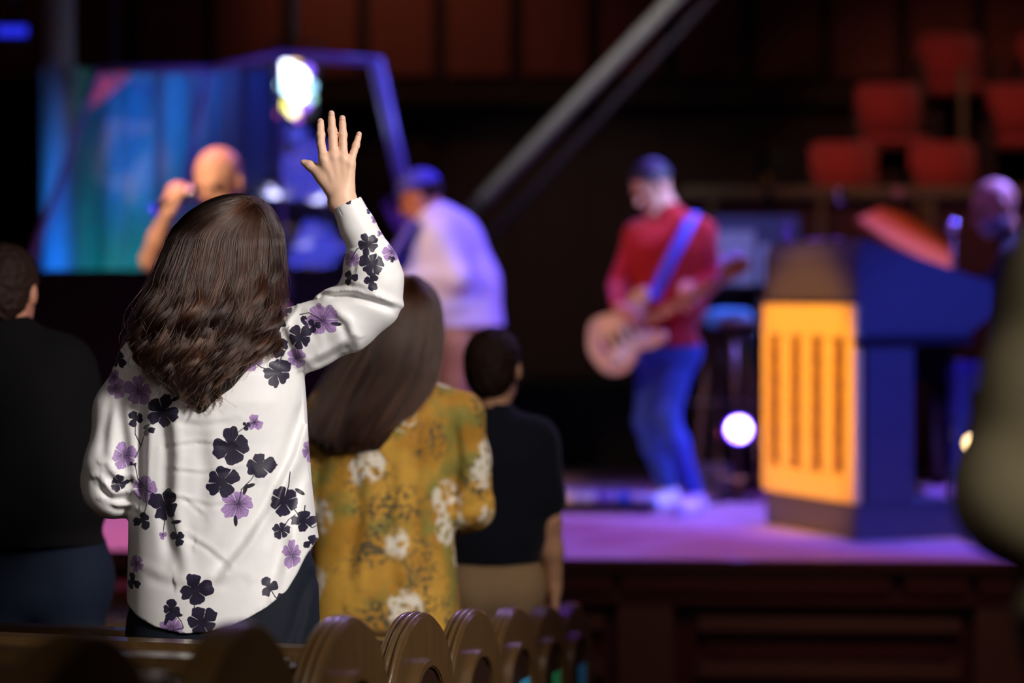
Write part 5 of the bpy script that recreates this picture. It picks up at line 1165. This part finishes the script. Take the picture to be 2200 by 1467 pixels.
for k in range(2): lathe('knob', [(.0005, 0), (.012, 0), (.01, .014), (.0005, .014)], GL(-.14+.05*k, -.11, .046), nn, M_chrome, t, 12)
for k in range(6): tube('string', [GL(-.14, -.026+.0105*k, .056), GL(.62, -.017+.007*k, .053)], .0007, M_chrome, t, 4)
M_strap = mat('blue_strap', '5058c0', .7, .1)
sp_ = [GL(.18, .15, .0), p8(1405, 640, -.26)-gb, p8(1440, 560, -.24)-gb, p8(1474, 494, -.20)-gb, p8(1490, 458, -.04)-gb, p8(1480, 500, .16)-gb, p8(1420, 640, .16)-gb, GL(-.21, .0, .02)]
bm = bmesh.new(); pr_ = None
for i, p_ in enumerate(sp_):
    d_ = (sp_[min(i+1, 7)]-sp_[max(i-1, 0)]).normalized(); w_ = d_.cross(Vector((0, -1, 0) if i < 4 else (0, 1, 0) if i > 4 else (0, 0, 1)));
    w_ = (w_.normalized() if w_.length > .05 else Vector((1, 0, 0)))*.032
    c_ = (bm.verts.new(p_+w_), bm.verts.new(p_-w_))
    if pr_: bm.faces.new((pr_[0], pr_[1], c_[1], c_[0]))
    pr_ = c_
ob = bm_obj('strap', bm, M_strap, t, smooth=True); sf = ob.modifiers.new('thick', 'SOLIDIFY'); sf.thickness = .004
# ------------------------------------------------------------------ bearded pianist
Y9 = 13.8; p9 = lambda px, py, dy=0: P(px, py, Y9+dy)
J = dict(head=p9(2138, 445, -.02), fwd=(-1, -.35, -.4), up=(-.4, 0, 1), neck=p9(2172, 520), sh=[p9(2180, 560, -.18), p9(2190, 555, .18)], el=[p9(2120, 640, -.26), p9(2125, 640, .22)], wr=[p9(2062, 640, -.2), p9(2062, 630, .15)],
         hip=[p9(2185, 815, -.1), p9(2190, 815, .1)], kn=[p9(2070, 805, -.16), p9(2078, 820, .16)], an=[p9(2058, 1010, -.14), p9(2075, 1010, .18)], toe=[(-1, -.1, 0), (-1, 0, 0)], hd=[(-1, 0, -.15), (-1, 0, -.15)])
for k in (0, 1): J['an'][k].z = STZ+.095
pn = person(J, 'bearded bald man in a dark jacket and glasses playing the piano', skin=M_skin, g=1.1, shirt=M_navy, trousers=M_jeansl, shoes=M_white, hem=p9(0, 790).z, h=.009, hs=1.25, beard=M_grey)
r_, f_, u_ = frame((-1, -.35, -.4), (-.4, 0, 1)); hc9 = J['head']
gl_ = [tube('spectacles', [hc9+(r_*(sx*.034+.024*math.cos(a_))+f_*.102+u_*(.004+.02*math.sin(a_)))*1.25 for a_ in np.linspace(0, 2*PI, 17)], .004, M_black, pn, 6) for sx in (-1, 1)]
# ------------------------------------------------------------------ blurred person standing close on the right
YA = 3.0; pa = lambda px, py, dy=0: P(px, py, YA+dy); fz = floor_z(YA)
hip, kn, an = stand_legs(pa(2560, 1330), (1, 0, 0), fz)
J = dict(head=pa(2560, 150), fwd=(-.2, 1, 0), neck=pa(2560, 430), sh=[pa(2330, 560), pa(2790, 560)], el=[pa(2205, 1060, -.02), pa(2900, 1080)], wr=[pa(2420, 1000, .22), pa(2700, 1000, .22)], hip=hip, kn=kn, an=an)
bdy = person(J, 'close blurred person in an olive-grey sweater, bent arm filling the right edge', g=1.0, shirt=None, trousers=M_jeans, hair=MB_short, hem=pa(0, 1330).z, h=.010)
sw = torso_prims(J, 1.0, .02)
sw += [cap(pa(2335, 575), pa(2262, 830), .074, .080, .04), cap(pa(2262, 830), pa(2205, 1062), .080, .082, .03), cap(pa(2205, 1062), pa(2400, 1040, .2), .080, .055, .03), cap(pa(2790, 575), pa(2900, 1070), .072, .07, .03), cap(pa(2900, 1070), pa(2720, 1010, .2), .065, .05, .03)]
hza = pa(0, 1330).z
blob('sweater', sw, .009, M_olive, bdy, [lambda x, y, z: hza-z+0*x+0*y])
